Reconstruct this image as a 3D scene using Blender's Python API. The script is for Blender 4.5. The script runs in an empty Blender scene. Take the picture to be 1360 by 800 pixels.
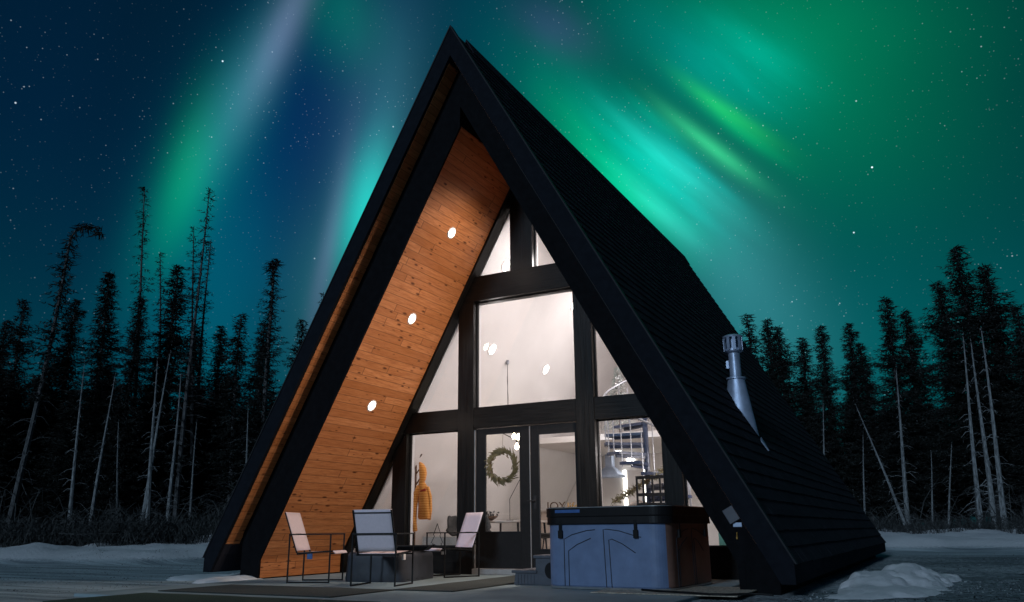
import bpy, math, random
from mathutils import Vector, Matrix, noise as MN
R = math.radians
sc = bpy.context.scene
COL = sc.collection

# ------------------------------------------------------------------ mesh helper
class MB:
    def __init__(s): s.v = []; s.f = []; s.mi = []
    def add(s, vs, fs, mi=0):
        o = len(s.v); s.v += [tuple(p) for p in vs]
        s.f += [tuple(i + o for i in f) for f in fs]; s.mi += [mi] * len(fs)
    def box(s, a, b, M=None, mi=0):
        x0, y0, z0 = a; x1, y1, z1 = b
        vs = [(x0,y0,z0),(x1,y0,z0),(x1,y1,z0),(x0,y1,z0),(x0,y0,z1),(x1,y0,z1),(x1,y1,z1),(x0,y1,z1)]
        if M: vs = [M @ Vector(p) for p in vs]
        s.add(vs, [(0,3,2,1),(4,5,6,7),(0,1,5,4),(1,2,6,5),(2,3,7,6),(3,0,4,7)], mi)
    def bar(s, p, q, w, d=None, up=(0,0,1), mi=0):
        p = Vector(p); q = Vector(q); d = d or w
        t = (q-p).normalized(); u = Vector(up)
        if abs(t.dot(u)) > .98: u = Vector((0,1,0))
        a = t.cross(u).normalized(); b = t.cross(a).normalized()
        vs = [c + a*sx*w/2 + b*sy*d/2 for c in (p, q) for sx, sy in ((-1,-1),(1,-1),(1,1),(-1,1))]
        s.add(vs, [(0,3,2,1),(4,5,6,7),(0,1,5,4),(1,2,6,5),(2,3,7,6),(3,0,4,7)], mi)
    def tube(s, pts, r, n=8, cap=True, mi=0):
        pts = [Vector(p) for p in pts]; rs = r if isinstance(r, (list, tuple)) else [r]*len(pts)
        o = len(s.v); vs = []; a = None
        for i, p in enumerate(pts):
            t = (pts[min(i+1, len(pts)-1)] - pts[max(i-1, 0)]).normalized()
            if a is None:
                a = t.cross(Vector((0.13,0.31,0.94)))
                if a.length < .05: a = t.cross(Vector((1,0,0)))
            a = (a - t*a.dot(t)).normalized(); b = t.cross(a)
            for k in range(n):
                w = 2*math.pi*k/n
                vs.append(p + (a*math.cos(w) + b*math.sin(w))*rs[i])
        fs = []
        for i in range(len(pts)-1):
            for k in range(n):
                k2 = (k+1) % n
                fs.append((i*n+k, i*n+k2, (i+1)*n+k2, (i+1)*n+k))
        if cap: fs += [tuple(range(n-1,-1,-1)), tuple(range((len(pts)-1)*n, len(pts)*n))]
        s.add(vs, fs, mi)
    def lathe(s, prof, c=(0,0,0), n=24, mi=0, cap=True):
        vs = [(c[0]+r*math.cos(2*math.pi*k/n), c[1]+r*math.sin(2*math.pi*k/n), c[2]+z) for r, z in prof for k in range(n)]
        fs = [(i*n+k, i*n+(k+1)%n, (i+1)*n+(k+1)%n, (i+1)*n+k) for i in range(len(prof)-1) for k in range(n)]
        if cap: fs += [tuple(range(n-1,-1,-1)), tuple(range((len(prof)-1)*n, len(prof)*n))]
        s.add(vs, fs, mi)
    def prism(s, poly, y0, y1, mi=0):            # polygon in XZ extruded along Y
        n = len(poly); vs = [(x,y0,z) for x, z in poly] + [(x,y1,z) for x, z in poly]
        s.add(vs, [tuple(range(n)), tuple(range(2*n-1, n-1, -1))] + [((i+1)%n, i, n+i, n+(i+1)%n) for i in range(n)], mi)
    def prismM(s, poly, t, M, mi=0):             # polygon in local XY, thickness t in local Z, matrix M
        n = len(poly); vs = [M @ Vector((x,y,0)) for x, y in poly] + [M @ Vector((x,y,t)) for x, y in poly]
        s.add(vs, [tuple(range(n-1,-1,-1)), tuple(range(n, 2*n))] + [(i, (i+1)%n, n+(i+1)%n, n+i) for i in range(n)], mi)
    def obj(s, name, mats, parent=None, smooth=False, bevel=0, recalc=False, loc=None):
        me = bpy.data.meshes.new(name); me.from_pydata(s.v, [], s.f)
        if not isinstance(mats, (list, tuple)): mats = [mats]
        for m in mats: me.materials.append(m)
        if len(mats) > 1: me.polygons.foreach_set('material_index', s.mi)
        if recalc:
            import bmesh
            b = bmesh.new(); b.from_mesh(me); bmesh.ops.recalc_face_normals(b, faces=b.faces); b.to_mesh(me); b.free()
        if smooth: me.polygons.foreach_set('use_smooth', [True]*len(me.polygons))
        me.update()
        o = bpy.data.objects.new(name, me); COL.objects.link(o)
        if parent: o.parent = parent
        if loc: o.location = loc
        if bevel:
            m = o.modifiers.new('bevel', 'BEVEL'); m.width = bevel; m.segments = 2; m.limit_method = 'ANGLE'; m.angle_limit = R(40)
        return o

def tag(o, label=None, cat=None, group=None, kind=None):
    if label: o['label'] = label
    if cat: o['category'] = cat
    if group: o['group'] = group
    if kind: o['kind'] = kind
    return o
def thing(name, label, cat, loc=(0,0,0), rz=0, group=None):
    o = bpy.data.objects.new(name, None); COL.objects.link(o)
    o.location = loc; o.rotation_euler = (0,0,rz); o.empty_display_size = .2
    return tag(o, label, cat, group)
def copy_tree(o, parent=None):
    c = o.copy(); COL.objects.link(c); c.parent = parent
    for ch in [x for x in COL.objects if x.parent == o]: copy_tree(ch, c)
    return c

# ------------------------------------------------------------------ materials
class NT:
    def __init__(s, name):
        s.m = bpy.data.materials.new(name); s.m.use_nodes = True; s.t = s.m.node_tree
        s.b = s.t.nodes['Principled BSDF']; s.out = s.t.nodes['Material Output']
        s.tc = s.t.nodes.new('ShaderNodeTexCoord').outputs['Object']
    def n(s, typ, **k):
        x = s.t.nodes.new(typ)
        for a, v in k.items():
            if a.startswith('i_'): x.inputs[int(a[2:])].default_value = v
            else: setattr(x, a, v)
        return x
    def l(s, a, b): s.t.links.new(a, b); return b
    def math(s, op, a, b=None, c=None):
        x = s.t.nodes.new('ShaderNodeMath'); x.operation = op
        for i, q in enumerate((a, b, c)):
            if q is None: continue
            if isinstance(q, (int, float)): x.inputs[i].default_value = q
            else: s.l(q, x.inputs[i])
        return x.outputs[0]
    def mapping(s, scale, loc=(0,0,0), src=None):
        x = s.n('ShaderNodeMapping'); x.inputs['Scale'].default_value = scale; x.inputs['Location'].default_value = loc
        s.l(src or s.tc, x.inputs[0]); return x.outputs[0]
    def noise(s, scale, detail=4, vec=None, rough=.55):
        x = s.n('ShaderNodeTexNoise'); x.inputs['Scale'].default_value = scale; x.inputs['Detail'].default_value = detail; x.inputs['Roughness'].default_value = rough
        s.l(vec or s.tc, x.inputs['Vector']); return x.outputs['Fac']
    def ramp(s, fac, stops):
        x = s.n('ShaderNodeValToRGB'); e = x.color_ramp.elements
        while len(e) < len(stops): e.new(.5)
        for q, (p, c) in zip(e, stops): q.position = p; q.color = (*c, 1) if len(c) == 3 else c
        s.l(fac, x.inputs[0]); return x.outputs[0]
    def mix(s, f, a, b, mode='MIX'):
        x = s.n('ShaderNodeMix', data_type='RGBA', blend_type=mode)
        for i, q in ((0, f), (6, a), (7, b)):
            if isinstance(q, (int, float)): x.inputs[i].default_value = q
            elif isinstance(q, tuple): x.inputs[i].default_value = (*q, 1)
            else: s.l(q, x.inputs[i])
        return x.outputs[2]
    def bump(s, h, strength=.3, dist=.01):
        x = s.n('ShaderNodeBump'); x.inputs['Strength'].default_value = strength; x.inputs['Distance'].default_value = dist
        s.l(h, x.inputs['Height']); s.l(x.outputs[0], s.b.inputs['Normal'])
    def set(s, **k):
        for a, v in k.items():
            a = {'base':'Base Color','rough':'Roughness','metal':'Metallic','spec':'Specular IOR Level','sheen':'Sheen Weight','trans':'Transmission Weight'}[a]
            if isinstance(v, (int, float, tuple)): s.b.inputs[a].default_value = (*v, 1) if isinstance(v, tuple) else v
            else: s.l(v, s.b.inputs[a])
        return s

def simple(name, c, rough=.6, var=.25, scale=6, bump=.15, metal=0, spec=.5, bs=60, stretch=(1,1,1)):
    t = NT(name); v = t.mapping(stretch)
    col = t.ramp(t.noise(scale, 5, v), [(.3, tuple(x*(1-var) for x in c)), (.72, tuple(min(1, x*(1+var)) for x in c))])
    t.set(base=col, metal=metal, spec=spec)
    t.set(rough=t.math('ADD', t.math('MULTIPLY', t.noise(scale*2.3, 3, v), .25), rough-.12))
    if bump: t.bump(t.noise(bs, 4, v), bump, .004)
    return t.m
def emis(name, c, s):
    t = NT(name); t.b.inputs['Emission Color'].default_value = (*c, 1); t.b.inputs['Emission Strength'].default_value = s; t.set(base=(.8,.8,.8)); return t.m

K = 1.8174                                        # slope of the A-frame walls (rise over run)
def mat_planks():
    t = NT('knotty_pine_planks'); sep = t.n('ShaderNodeSeparateXYZ'); t.l(t.tc, sep.inputs[0])
    x, y, z = sep.outputs
    row = t.math('DIVIDE', z, .108); fl = t.math('FLOOR', row); fr = t.math('FRACT', row)
    wn = t.n('ShaderNodeTexWhiteNoise', noise_dimensions='1D'); t.l(fl, wn.inputs['W'])
    yy = t.math('ADD', y, t.math('MULTIPLY', wn.outputs['Value'], 9.))
    seg = t.math('DIVIDE', yy, 3.1); sf = t.math('FLOOR', seg); sr = t.math('FRACT', seg)
    cmb = t.n('ShaderNodeCombineXYZ'); t.l(fl, cmb.inputs[0]); t.l(sf, cmb.inputs[1])
    w2 = t.n('ShaderNodeTexWhiteNoise', noise_dimensions='3D'); t.l(cmb.outputs[0], w2.inputs['Vector'])
    tone = w2.outputs['Value']
    cv = t.n('ShaderNodeCombineXYZ'); t.l(yy, cv.inputs[0]); t.l(z, cv.inputs[1]); t.l(t.math('MULTIPLY', fl, 3.7), cv.inputs[2])
    g = t.n('ShaderNodeMapping'); g.inputs['Scale'].default_value = (2.2, 26, 1); t.l(cv.outputs[0], g.inputs[0])
    grain = t.noise(1.6, 6, g.outputs[0], .65)
    base = t.ramp(grain, [(.3, (.44,.155,.055)), (.52, (.66,.265,.10)), (.75, (.78,.36,.155))])
    base = t.mix(t.math('MULTIPLY', tone, .6), base, (.40,.13,.035))
    kn = t.n('ShaderNodeTexVoronoi', feature='F1'); km = t.n('ShaderNodeMapping'); km.inputs['Scale'].default_value = (3.2, 11, .31); t.l(cv.outputs[0], km.inputs[0]); t.l(km.outputs[0], kn.inputs['Vector'])
    kn.inputs['Scale'].default_value = 1.35
    k2 = t.math('ADD', kn.outputs['Distance'], t.math('MULTIPLY', t.noise(30, 2), .08))
    rnd = t.n('ShaderNodeSeparateColor'); t.l(kn.outputs['Color'], rnd.inputs[0])
    thr = t.math('MULTIPLY', rnd.outputs[0], .30)
    kf = t.math('SUBTRACT', 1., t.math('SMOOTH_MIN', t.math('DIVIDE', k2, t.math('ADD', thr, .06)), 1., .25))
    knf = t.ramp(kf, [(.02, (0,0,0)), (.45, (1,1,1))])
    base = t.mix(knf, base, (.15,.045,.014))
    gr = t.math('MINIMUM', t.math('MINIMUM', fr, t.math('SUBTRACT', 1, fr)), t.math('MULTIPLY', t.math('MINIMUM', sr, t.math('SUBTRACT', 1, sr)), 14))
    groove = t.ramp(gr, [(.0, (.25,.25,.25)), (.055, (1,1,1))])
    base = t.mix(groove, (.10,.03,.01), base)
    t.set(base=base, rough=.5, spec=.3)
    t.bump(t.math('ADD', t.math('MULTIPLY', groove, 1.), t.math('MULTIPLY', grain, .12)), .6, .006)
    return t.m
def mat_shingle():
    t = NT('dark_asphalt_shingles'); sep = t.n('ShaderNodeSeparateXYZ'); t.l(t.tc, sep.inputs[0])
    f1 = t.math('FLOOR', t.math('DIVIDE', sep.outputs[2], .176)); f2 = t.math('FLOOR', t.math('ADD', t.math('DIVIDE', sep.outputs[1], .31), t.math('MULTIPLY', f1, .37)))
    c = t.n('ShaderNodeCombineXYZ'); t.l(f1, c.inputs[0]); t.l(f2, c.inputs[1])
    w = t.n('ShaderNodeTexWhiteNoise', noise_dimensions='3D'); t.l(c.outputs[0], w.inputs['Vector'])
    col = t.mix(w.outputs['Value'], (.014,.014,.020), (.034,.034,.046))
    col = t.mix(t.noise(220, 2), col, (.03,.032,.042), 'MIX')
    t.set(base=col, rough=.95, spec=.08); t.bump(t.noise(160, 3), .5, .004); return t.m
def mat_glass():
    t = NT('window_glass'); nt = t.t
    tr = t.n('ShaderNodeBsdfTransparent'); tr.inputs[0].default_value = (.93,.95,.95,1)
    gl = t.n('ShaderNodeBsdfGlossy'); gl.inputs['Roughness'].default_value = .02
    fr = t.n('ShaderNodeFresnel'); fr.inputs[0].default_value = 1.45
    mx = t.n('ShaderNodeMixShader'); t.l(fr.outputs[0], mx.inputs[0]); t.l(tr.outputs[0], mx.inputs[1]); t.l(gl.outputs[0], mx.inputs[2])
    t.l(mx.outputs[0], t.out.inputs[0]); return t.m
def mat_ground():
    t = NT('snow_and_gravel'); sep = t.n('ShaderNodeSeparateXYZ'); t.l(t.tc, sep.inputs[0]); x, y, z = sep.outputs
    big = t.noise(.35, 5); fine = t.noise(14, 6, rough=.7); grit = t.noise(11, 6, rough=.85)
    track = t.noise(1.0, 6, t.mapping((.13, 2.6, 1)), .75)
    ice = t.mix(t.ramp(track, [(.42, (0,0,0)), (.58, (1,1,1))]), (.20,.26,.30), (.62,.73,.78))
    ice = t.mix(t.math('MULTIPLY', fine, .35), ice, (.5,.55,.56))
    gv = t.ramp(t.math('ADD', t.math('MULTIPLY', grit, .75), t.math('MULTIPLY', big, .3)), [(.44, (.07,.085,.095)), (.53, (.26,.31,.34)), (.62, (.6,.66,.7))])
    right = t.ramp(t.math('ADD', t.math('MULTIPLY', t.math('SUBTRACT', x, t.math('MULTIPLY', t.math('SUBTRACT', y, 6), .1)), .12), t.math('MULTIPLY', big, .5)), [(.35, (0,0,0)), (.62, (1,1,1))])
    far = t.ramp(t.math('MULTIPLY', t.math('ADD', y, t.math('MULTIPLY', track, 5)), .05), [(.62, (1,1,1)), (.8, (0,0,0))])
    low = t.mix(t.math('MULTIPLY', right, far), ice, gv)
    bank = t.ramp(t.math('ADD', t.math('MULTIPLY', z, 3.), t.math('MULTIPLY', t.math('SUBTRACT', fine, .5), .5)), [(.14, (0,0,0)), (.34, (1,1,1))])
    snow = t.mix(fine, (.70,.74,.78), (.86,.88,.90))
    t.set(base=t.mix(bank, low, snow), rough=.8, spec=.25)
    t.bump(t.math('ADD', t.math('MULTIPLY', fine, .5), grit), .8, .06); return t.m
def mat_snow():
    t = NT('fresh_snow'); t.set(base=t.mix(t.noise(5, 5), (.84,.87,.90), (.93,.94,.96)), rough=.75, spec=.25); t.bump(t.noise(26, 7, rough=.85), .6, .03); return t.m
def mat_beam(name='black_stained_wood', axis=2, c=.007):
    t = NT(name); s = [34,34,34]; s[axis] = 1.4
    g = t.noise(1.2, 6, t.mapping(tuple(s)), .7)
    t.set(base=t.ramp(g, [(.3, (c*.6,c*.6,c*.62)), (.7, (c*1.9,c*1.8,c*1.75))]), spec=.17)
    t.set(rough=t.math('ADD', t.math('MULTIPLY', g, .3), .2)); t.bump(g, .55, .006); return t.m
def mat_stripe():
    t = NT('striped_wool_coat'); sep = t.n('ShaderNodeSeparateXYZ'); t.l(t.tc, sep.inputs[0])
    zz = t.math('ADD', sep.outputs[2], t.math('MULTIPLY', t.noise(6, 2), .03))
    f = t.math('FRACT', t.math('DIVIDE', zz, .042))
    col = t.mix(t.ramp(f, [(.35, (0,0,0)), (.5, (1,1,1))]), (.70,.24,.03), (.85,.40,.09))
    t.set(base=col, rough=.9, sheen=.4); t.bump(t.noise(120, 3), .4, .004); return t.m
def mat_bark(name, c0, c1):
    t = NT(name); g = t.noise(2, 6, t.mapping((9,9,2.2)), .7)
    t.set(base=t.ramp(g, [(.35, c0), (.62, c1)]), rough=.9, spec=.2); t.bump(g, .8, .02); return t.m
def mat_leaf(name, c):
    t = NT(name); oi = t.n('ShaderNodeObjectInfo')
    col = t.ramp(t.noise(2.2, 3), [(.3, tuple(x*.5 for x in c)), (.7, tuple(x*1.6 for x in c))])
    col = t.mix(t.math('MULTIPLY', oi.outputs['Random'], .5), col, tuple(x*.5 for x in c))
    fr = t.ramp(t.noise(13, 3, rough=.8), [(.56, (0,0,0)), (.68, (1,1,1))])
    col = t.mix(t.math('MULTIPLY', fr, .7), col, (.15,.17,.18))
    t.set(base=col, rough=.8, spec=.2); return t.m

M = dict(
 planks=mat_planks(), shingle=mat_shingle(), glass=mat_glass(), ground=mat_ground(), snow=mat_snow(),
 post=mat_beam('black_stained_post', 2), beam=mat_beam('black_stained_beam', 0), rake=simple('black_painted_fascia', (.009,.011,.016), .85, .2, 9, .25, spec=.1),
 wallend=simple('black_wall_end', (.006,.0065,.008), .85, .3, 9, .2, spec=.08),
 siding=simple('dark_brown_siding', (.012,.010,.009), .8),
 white=simple('white_interior_paint', (.80,.77,.76), .7, .03, 2, .05),
 floor=simple('grey_oak_floor', (.32,.27,.23), .5, .2, 3, .1, stretch=(1,12,1)),
 metal=simple('galvanised_steel', (.42,.50,.66), .42, .2, 7, .08, metal=.45),
 darkmetal=simple('dark_flashing', (.02,.022,.026), .6, .2, 5, .1, metal=.0, spec=.2),
 strip=simple('aluminium_strip', (.55,.55,.56), .35, .1, 9, .05, metal=.7),
 black=simple('black_powder_coat', (.010,.010,.011), .5, .2, 20, .1, spec=.2),
 sling=simple('pale_sling_mesh', (.86,.74,.80), .75, .04, 30, .25, bs=400),
 vinyl=simple('charcoal_vinyl_cover', (.030,.034,.046), .55, .4, 3, .7, bs=7),
 tub=simple('blue_grey_tub_panel', (.155,.215,.36), .5, .16, 5, .25, bs=30),
 tubbrown=simple('brown_tub_side', (.24,.13,.10), .45, .3, 3, .12, bs=14),
 cover=simple('dark_tub_cover_vinyl', (.010,.009,.010), .5, .3, 5, .3, bs=9, spec=.2),
 label=simple('blue_printed_label', (.05,.13,.36), .4, .15, 20, .0),
 step=simple('slate_plastic_step', (.085,.09,.11), .5, .15, 8, .15),
 concrete=simple('frosted_concrete', (.26,.34,.37), .8, .25, 1.2, .5, bs=50),
 mat=simple('dark_outdoor_mat', (.045,.055,.052), .95, .25, 60, .6, bs=300),
 turf=simple('dark_green_turf_mat', (.028,.055,.035), .95, .35, 60, .8, bs=300),
 gravel=simple('tan_gravel', (.46,.40,.32), .9, .55, 30, .8, bs=60),
 fabricdark=simple('dark_grey_upholstery', (.055,.052,.05), .85, .2, 20, .2),
 wood=simple('dark_walnut', (.09,.045,.022), .5, .3, 5, .2, stretch=(12,12,1)),
 tabletop=simple('pale_table_top', (.5,.44,.4), .35, .1, 4, .05),
 coat=mat_stripe(), red=simple('red_yoke', (.40,.04,.02), .9, .15, 20), 
 green=simple('olive_foliage', (.15,.13,.065), .8, .4, 20, .0),
 gold=simple('gold_letters', (.55,.30,.06), .5, .2, 20, .0),
 stair=simple('dark_blue_steel', (.022,.034,.075), .4, .15, 8, .1),
 teal=simple('pale_teal_fabric', (.18,.42,.33), .8, .1, 8, .1),
 rail=simple('grey_steel_rail', (.30,.31,.34), .4, .1, 8, .1, metal=.4),
 beige=simple('beige_cabinet', (.45,.37,.32), .6, .1, 4, .05),
 barkp=mat_bark('pale_dead_bark', (.07,.075,.08), (.32,.34,.35)), bark=mat_bark('grey_spruce_bark', (.03,.03,.032), (.13,.135,.14)),
 leaf=mat_leaf('spruce_needles', (.012,.015,.013)), brush=mat_leaf('frosted_brush', (.07,.075,.075)), frost=mat_leaf('frosted_needles', (.62,.68,.66)),
 lampdim=emis('far_lamp_lens', (1,.86,.70), 5), crumb=simple('frozen_crumb', (.42,.47,.5), .8, .3, 4, .2),
 lamp=emis('lamp_lens', (1,.86,.70), 26), lampin=emis('interior_lamp_lens', (1,.93,.88), 14), bulb=emis('pendant_bulb', (1,.78,.5), 22),
 strip_light=emis('led_strip', (1,.93,.82), 5),
)

# ------------------------------------------------------------------ camera
cam = bpy.data.objects.new('camera', bpy.data.cameras.new('camera')); COL.objects.link(cam); sc.camera = cam
yaw, pit, rol = .4877, .2781, -.0096
f0 = Vector((-math.sin(yaw), math.cos(yaw), 0)); r0 = Vector((math.cos(yaw), math.sin(yaw), 0)); u0 = Vector((0,0,1))
fw = f0*math.cos(pit) + u0*math.sin(pit); up = u0*math.cos(pit) - f0*math.sin(pit)
rr = r0*math.cos(rol) + up*math.sin(rol); uu = up*math.cos(rol) - r0*math.sin(rol)
CP = Vector((5.8967, -11.5792, .6696))
cam.matrix_world = Matrix(((rr.x,uu.x,-fw.x,CP.x),(rr.y,uu.y,-fw.y,CP.y),(rr.z,uu.z,-fw.z,CP.z),(0,0,0,1)))
cam.data.sensor_width = 36; cam.data.lens = 36*1064/1360; cam.data.clip_end = 2000; cam.data.clip_start = .05

# ------------------------------------------------------------------ night sky with aurora (world, by direction)
BLOBS = [(-0.947, 0.087, -3.114, 0.7384, 0.1724, (0, 0.032, 0.036)), (-1.051, 0.364, 1.707, 0.3391, 0.1574, (0.0, 0.006, 0.02)), (-0.875, 0.446, 1.183, 0.1486, 0.0369, (0, 0.12, 0.09)), (-0.801, 0.588, 1.164, 0.0916, 0.0198, (0.09, 0.09, 0.16)), (-0.841, 0.519, 1.156, 0.0991, 0.0318, (0.02, 0.06, 0.09)), (-0.903, 0.403, 1.432, 0.0851, 0.0266, (0, 0.12, 0.0)), (-0.86, 0.299, 1.568, 0.1862, 0.073, (0, 0.06, 0.06)), (-0.724, 0.61, 2.365, 0.0732, 0.0498, (0, 0.09, 0.04)), (-0.803, 0.42, 1.342, 0.2892, 0.1038, (0, 0.004, 0.06)), (-0.673, 0.529, 1.37, 0.149, 0.0641, (0.01, 0.035, 0.07)), (-0.681, 0.386, 1.382, 0.0751, 0.0273, (0, 0.46, 0.36)), (-0.674, 0.445, 1.29, 0.1288, 0.0415, (0.02, 0.07, 0.09)), (-0.725, 0.337, 1.425, 0.1161, 0.012, (0.045, 0.02, 0.06)), (-0.727, 0.273, 1.63, 0.1032, 0.0522, (0.01, 0.05, 0.05)), (-0.218, 0.402, 2.858, 0.4024, 0.315, (0, 0.048, 0.042)), (-0.112, 0.51, 2.724, 0.2104, 0.1405, (0, 0.12, 0.03)), (-0.392, 0.493, 2.423, 0.1165, 0.0536, (0, 0.13, 0.04)), (-0.3, 0.41, 2.351, 0.0942, 0.0476, (0, 0.32, 0.22)), (-0.225, 0.455, 2.408, 0.0668, 0.0102, (0.03, 0.4, 0.14)), (-0.275, 0.48, 2.426, 0.0611, 0.0078, (0, 0.16, 0.1)), (-0.24, 0.43, 2.381, 0.06, 0.0077, (0, 0.14, 0.13)), (-0.262, 0.396, 2.358, 0.0667, 0.0104, (0, 0.12, 0.11)), (-0.313, 0.443, 2.417, 0.0749, 0.0092, (0, 0.13, 0.11)), (-0.179, 0.464, 2.447, 0.0595, 0.0087, (0.0, 0.14, 0.03)), (-0.288, 0.377, 2.34, 0.0602, 0.0119, (0.02, 0.12, 0.12)), (-0.264, 0.43, 2.393, 0.0941, 0.013, (0.01, 0.15, 0.14)), (-0.292, 0.455, 2.414, 0.095, 0.0209, (0.0, 0.14, 0.12)), (-0.195, 0.49, 2.474, 0.0669, 0.0099, (0.01, 0.24, 0.01)), (-0.165, 0.54, 2.601, 0.0741, 0.0479, (0, 0.17, 0.13)), (-0.238, 0.563, 2.541, 0.11, 0.0493, (0, 0.07, 0.09)), (-0.196, 0.287, 1.983, 0.1401, 0.0702, (0.025, 0.1, 0.12)), (-0.349, 0.418, 2.287, 0.0944, 0.027, (0, 0.2, 0.05)), (-0.424, 0.605, 2.731, 0.0581, 0.0274, (0.02, 0, 0.05)), (-0.495, 0.587, 2.476, 0.1619, 0.0946, (0, 0.02, 0.045)), (-0.091, 0.589, 2.938, 0.24, 0.067, (0, 0.06, 0.02)), (-0.107, 0.185, 3.062, 0.4423, 0.1349, (0, 0.05, 0.055))]
w = bpy.data.worlds.new('World'); sc.world = w; w.use_nodes = True; nt = w.node_tree; nt.nodes.clear()
def wn(t, **k):
    x = nt.nodes.new(t)
    for a, v in k.items(): setattr(x, a, v)
    return x
def wm(op, a, b=None, c=None):
    x = wn('ShaderNodeMath', operation=op)
    for i, q in enumerate((a, b, c)):
        if q is None: continue
        if isinstance(q, (int, float)): x.inputs[i].default_value = q
        else: nt.links.new(q, x.inputs[i])
    return x.outputs[0]
def wv(op, a, b=None, c=None):
    x = wn('ShaderNodeVectorMath', operation=op)
    for i, q in enumerate((a, b, c)):
        if q is None: continue
        if isinstance(q, (tuple, list)): x.inputs[i].default_value = q
        else: nt.links.new(q, x.inputs[i])
    return x
tc = wn('ShaderNodeTexCoord').outputs['Generated']
sp = wn('ShaderNodeSeparateXYZ'); nt.links.new(tc, sp.inputs[0])
az = wm('ARCTAN2', sp.outputs[0], sp.outputs[1]); el = wm('ARCSINE', sp.outputs[2])
cm = wn('ShaderNodeCombineXYZ'); nt.links.new(az, cm.inputs[0]); nt.links.new(el, cm.inputs[1]); ae = cm.outputs[0]
def wnoise(vec, scale, rot, stretch, detail=3):
    mp = wn('ShaderNodeMapping', vector_type='TEXTURE'); mp.inputs['Rotation'].default_value = (0,0,rot); mp.inputs['Scale'].default_value = stretch
    nt.links.new(vec, mp.inputs[0]); x = wn('ShaderNodeTexNoise'); x.inputs['Scale'].default_value = scale; x.inputs['Detail'].default_value = detail
    nt.links.new(mp.outputs[0], x.inputs['Vector']); return x.outputs['Fac']
rays = wm('MULTIPLY_ADD', wnoise(ae, 13, 2.42, (2.6,.5,1), 4), 1.9, .1)      # long rays fanning down to the right
soft = wm('MULTIPLY_ADD', wnoise(ae, 3.2, 1.3, (1.8,.8,1), 4), 1.0, .5)
g0 = wn('ShaderNodeValToRGB'); nt.links.new(wm('MULTIPLY_ADD', el, .63, .02), g0.inputs[0])
e = g0.color_ramp.elements; e[0].color = (.0005,.020,.030,1); e[1].position = 1; e[1].color = (.0006,.006,.015,1)
q = e.new(.3); q.color = (.0004,.009,.023,1)
acc = g0.outputs[0]
for (a0, e0, rot, s1, s2, c) in BLOBS:
    mp = wn('ShaderNodeMapping', vector_type='TEXTURE'); mp.inputs['Location'].default_value = (a0, e0, 0)
    mp.inputs['Rotation'].default_value = (0,0,rot); mp.inputs['Scale'].default_value = (s1, s2, 1)
    nt.links.new(ae, mp.inputs[0])
    dt = wv('DOT_PRODUCT', mp.outputs[0], mp.outputs[0]).outputs['Value']
    g = wm('EXPONENT', wm('MULTIPLY', dt, -1.))
    if max(c) > .13 and a0 > -.45: g = wm('MULTIPLY', g, rays)
    elif s1 < .2: g = wm('MULTIPLY', g, soft)
    cc = wn('ShaderNodeCombineXYZ')
    for i in range(3): cc.inputs[i].default_value = c[i]
    sv = wn('ShaderNodeVectorMath', operation='SCALE'); nt.links.new(cc.outputs[0], sv.inputs[0]); nt.links.new(g, sv.inputs['Scale'])
    acc = wv('ADD', acc, sv.outputs[0]).outputs[0]
sv = wn('ShaderNodeVectorMath', operation='SCALE'); nt.links.new(acc, sv.inputs[0]); nt.links.new(wm('MULTIPLY_ADD', soft, .3, .7), sv.inputs['Scale']); acc = sv.outputs[0]
band = wm('MINIMUM', wm('MAXIMUM', wm('MULTIPLY_ADD', wnoise(ae, 4.5, .6, (1.6,.7,1), 5), 6., -2.4), .25), 1.)
for sca, rad, keep, br in ((260, .22, .6, .42), (120, .12, .26, .95), (38, .048, .5, 2.6)):       # stars
    vo = wn('ShaderNodeTexVoronoi', feature='F1'); vo.inputs['Scale'].default_value = sca; nt.links.new(tc, vo.inputs['Vector'])
    sc_ = wn('ShaderNodeSeparateColor'); nt.links.new(vo.outputs['Color'], sc_.inputs[0])
    on = wm('GREATER_THAN', sc_.outputs[0], 1-keep)
    d = wm('SUBTRACT', 1., wm('DIVIDE', vo.outputs['Distance'], rad)); d = wm('MAXIMUM', d, 0.)
    if sca > 50: on = wm('MULTIPLY', on, band)
    s = wm('MULTIPLY', wm('MULTIPLY', d, on), wm('MULTIPLY', wm('POWER', sc_.outputs[1], 2.5), br))
    cc = wn('ShaderNodeCombineXYZ'); nt.links.new(wm('MULTIPLY', s, .75), cc.inputs[0]); nt.links.new(wm('MULTIPLY', s, .9), cc.inputs[1]); nt.links.new(s, cc.inputs[2])
    acc = wv('ADD', acc, cc.outputs[0]).outputs[0]
bg = wn('ShaderNodeBackground'); bg.inputs[1].default_value = 1.0; nt.links.new(acc, bg.inputs[0])
wo = wn('ShaderNodeOutputWorld'); nt.links.new(bg.outputs[0], wo.inputs[0])
w.cycles.sampling_method = 'MANUAL'; w.cycles.sample_map_resolution = 1024
# moon, low behind the photographer's left
sun = bpy.data.objects.new('moon', bpy.data.lights.new('moon', 'SUN')); COL.objects.link(sun)
sun.data.energy = 1.0; sun.data.angle = R(9); sun.data.color = (.58,.78,1.0)
sun.rotation_euler = (Vector((-.04,-.92,.33))).to_track_quat('Z', 'Y').to_euler()
sc.view_settings.view_transform = 'Standard'; sc.view_settings.look = 'None'; sc.view_settings.exposure = 0; sc.view_settings.gamma = 1
sc.cycles.max_bounces = 8; sc.cycles.transparent_max_bounces = 16; sc.cycles.sample_clamp_indirect = 4

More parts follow.
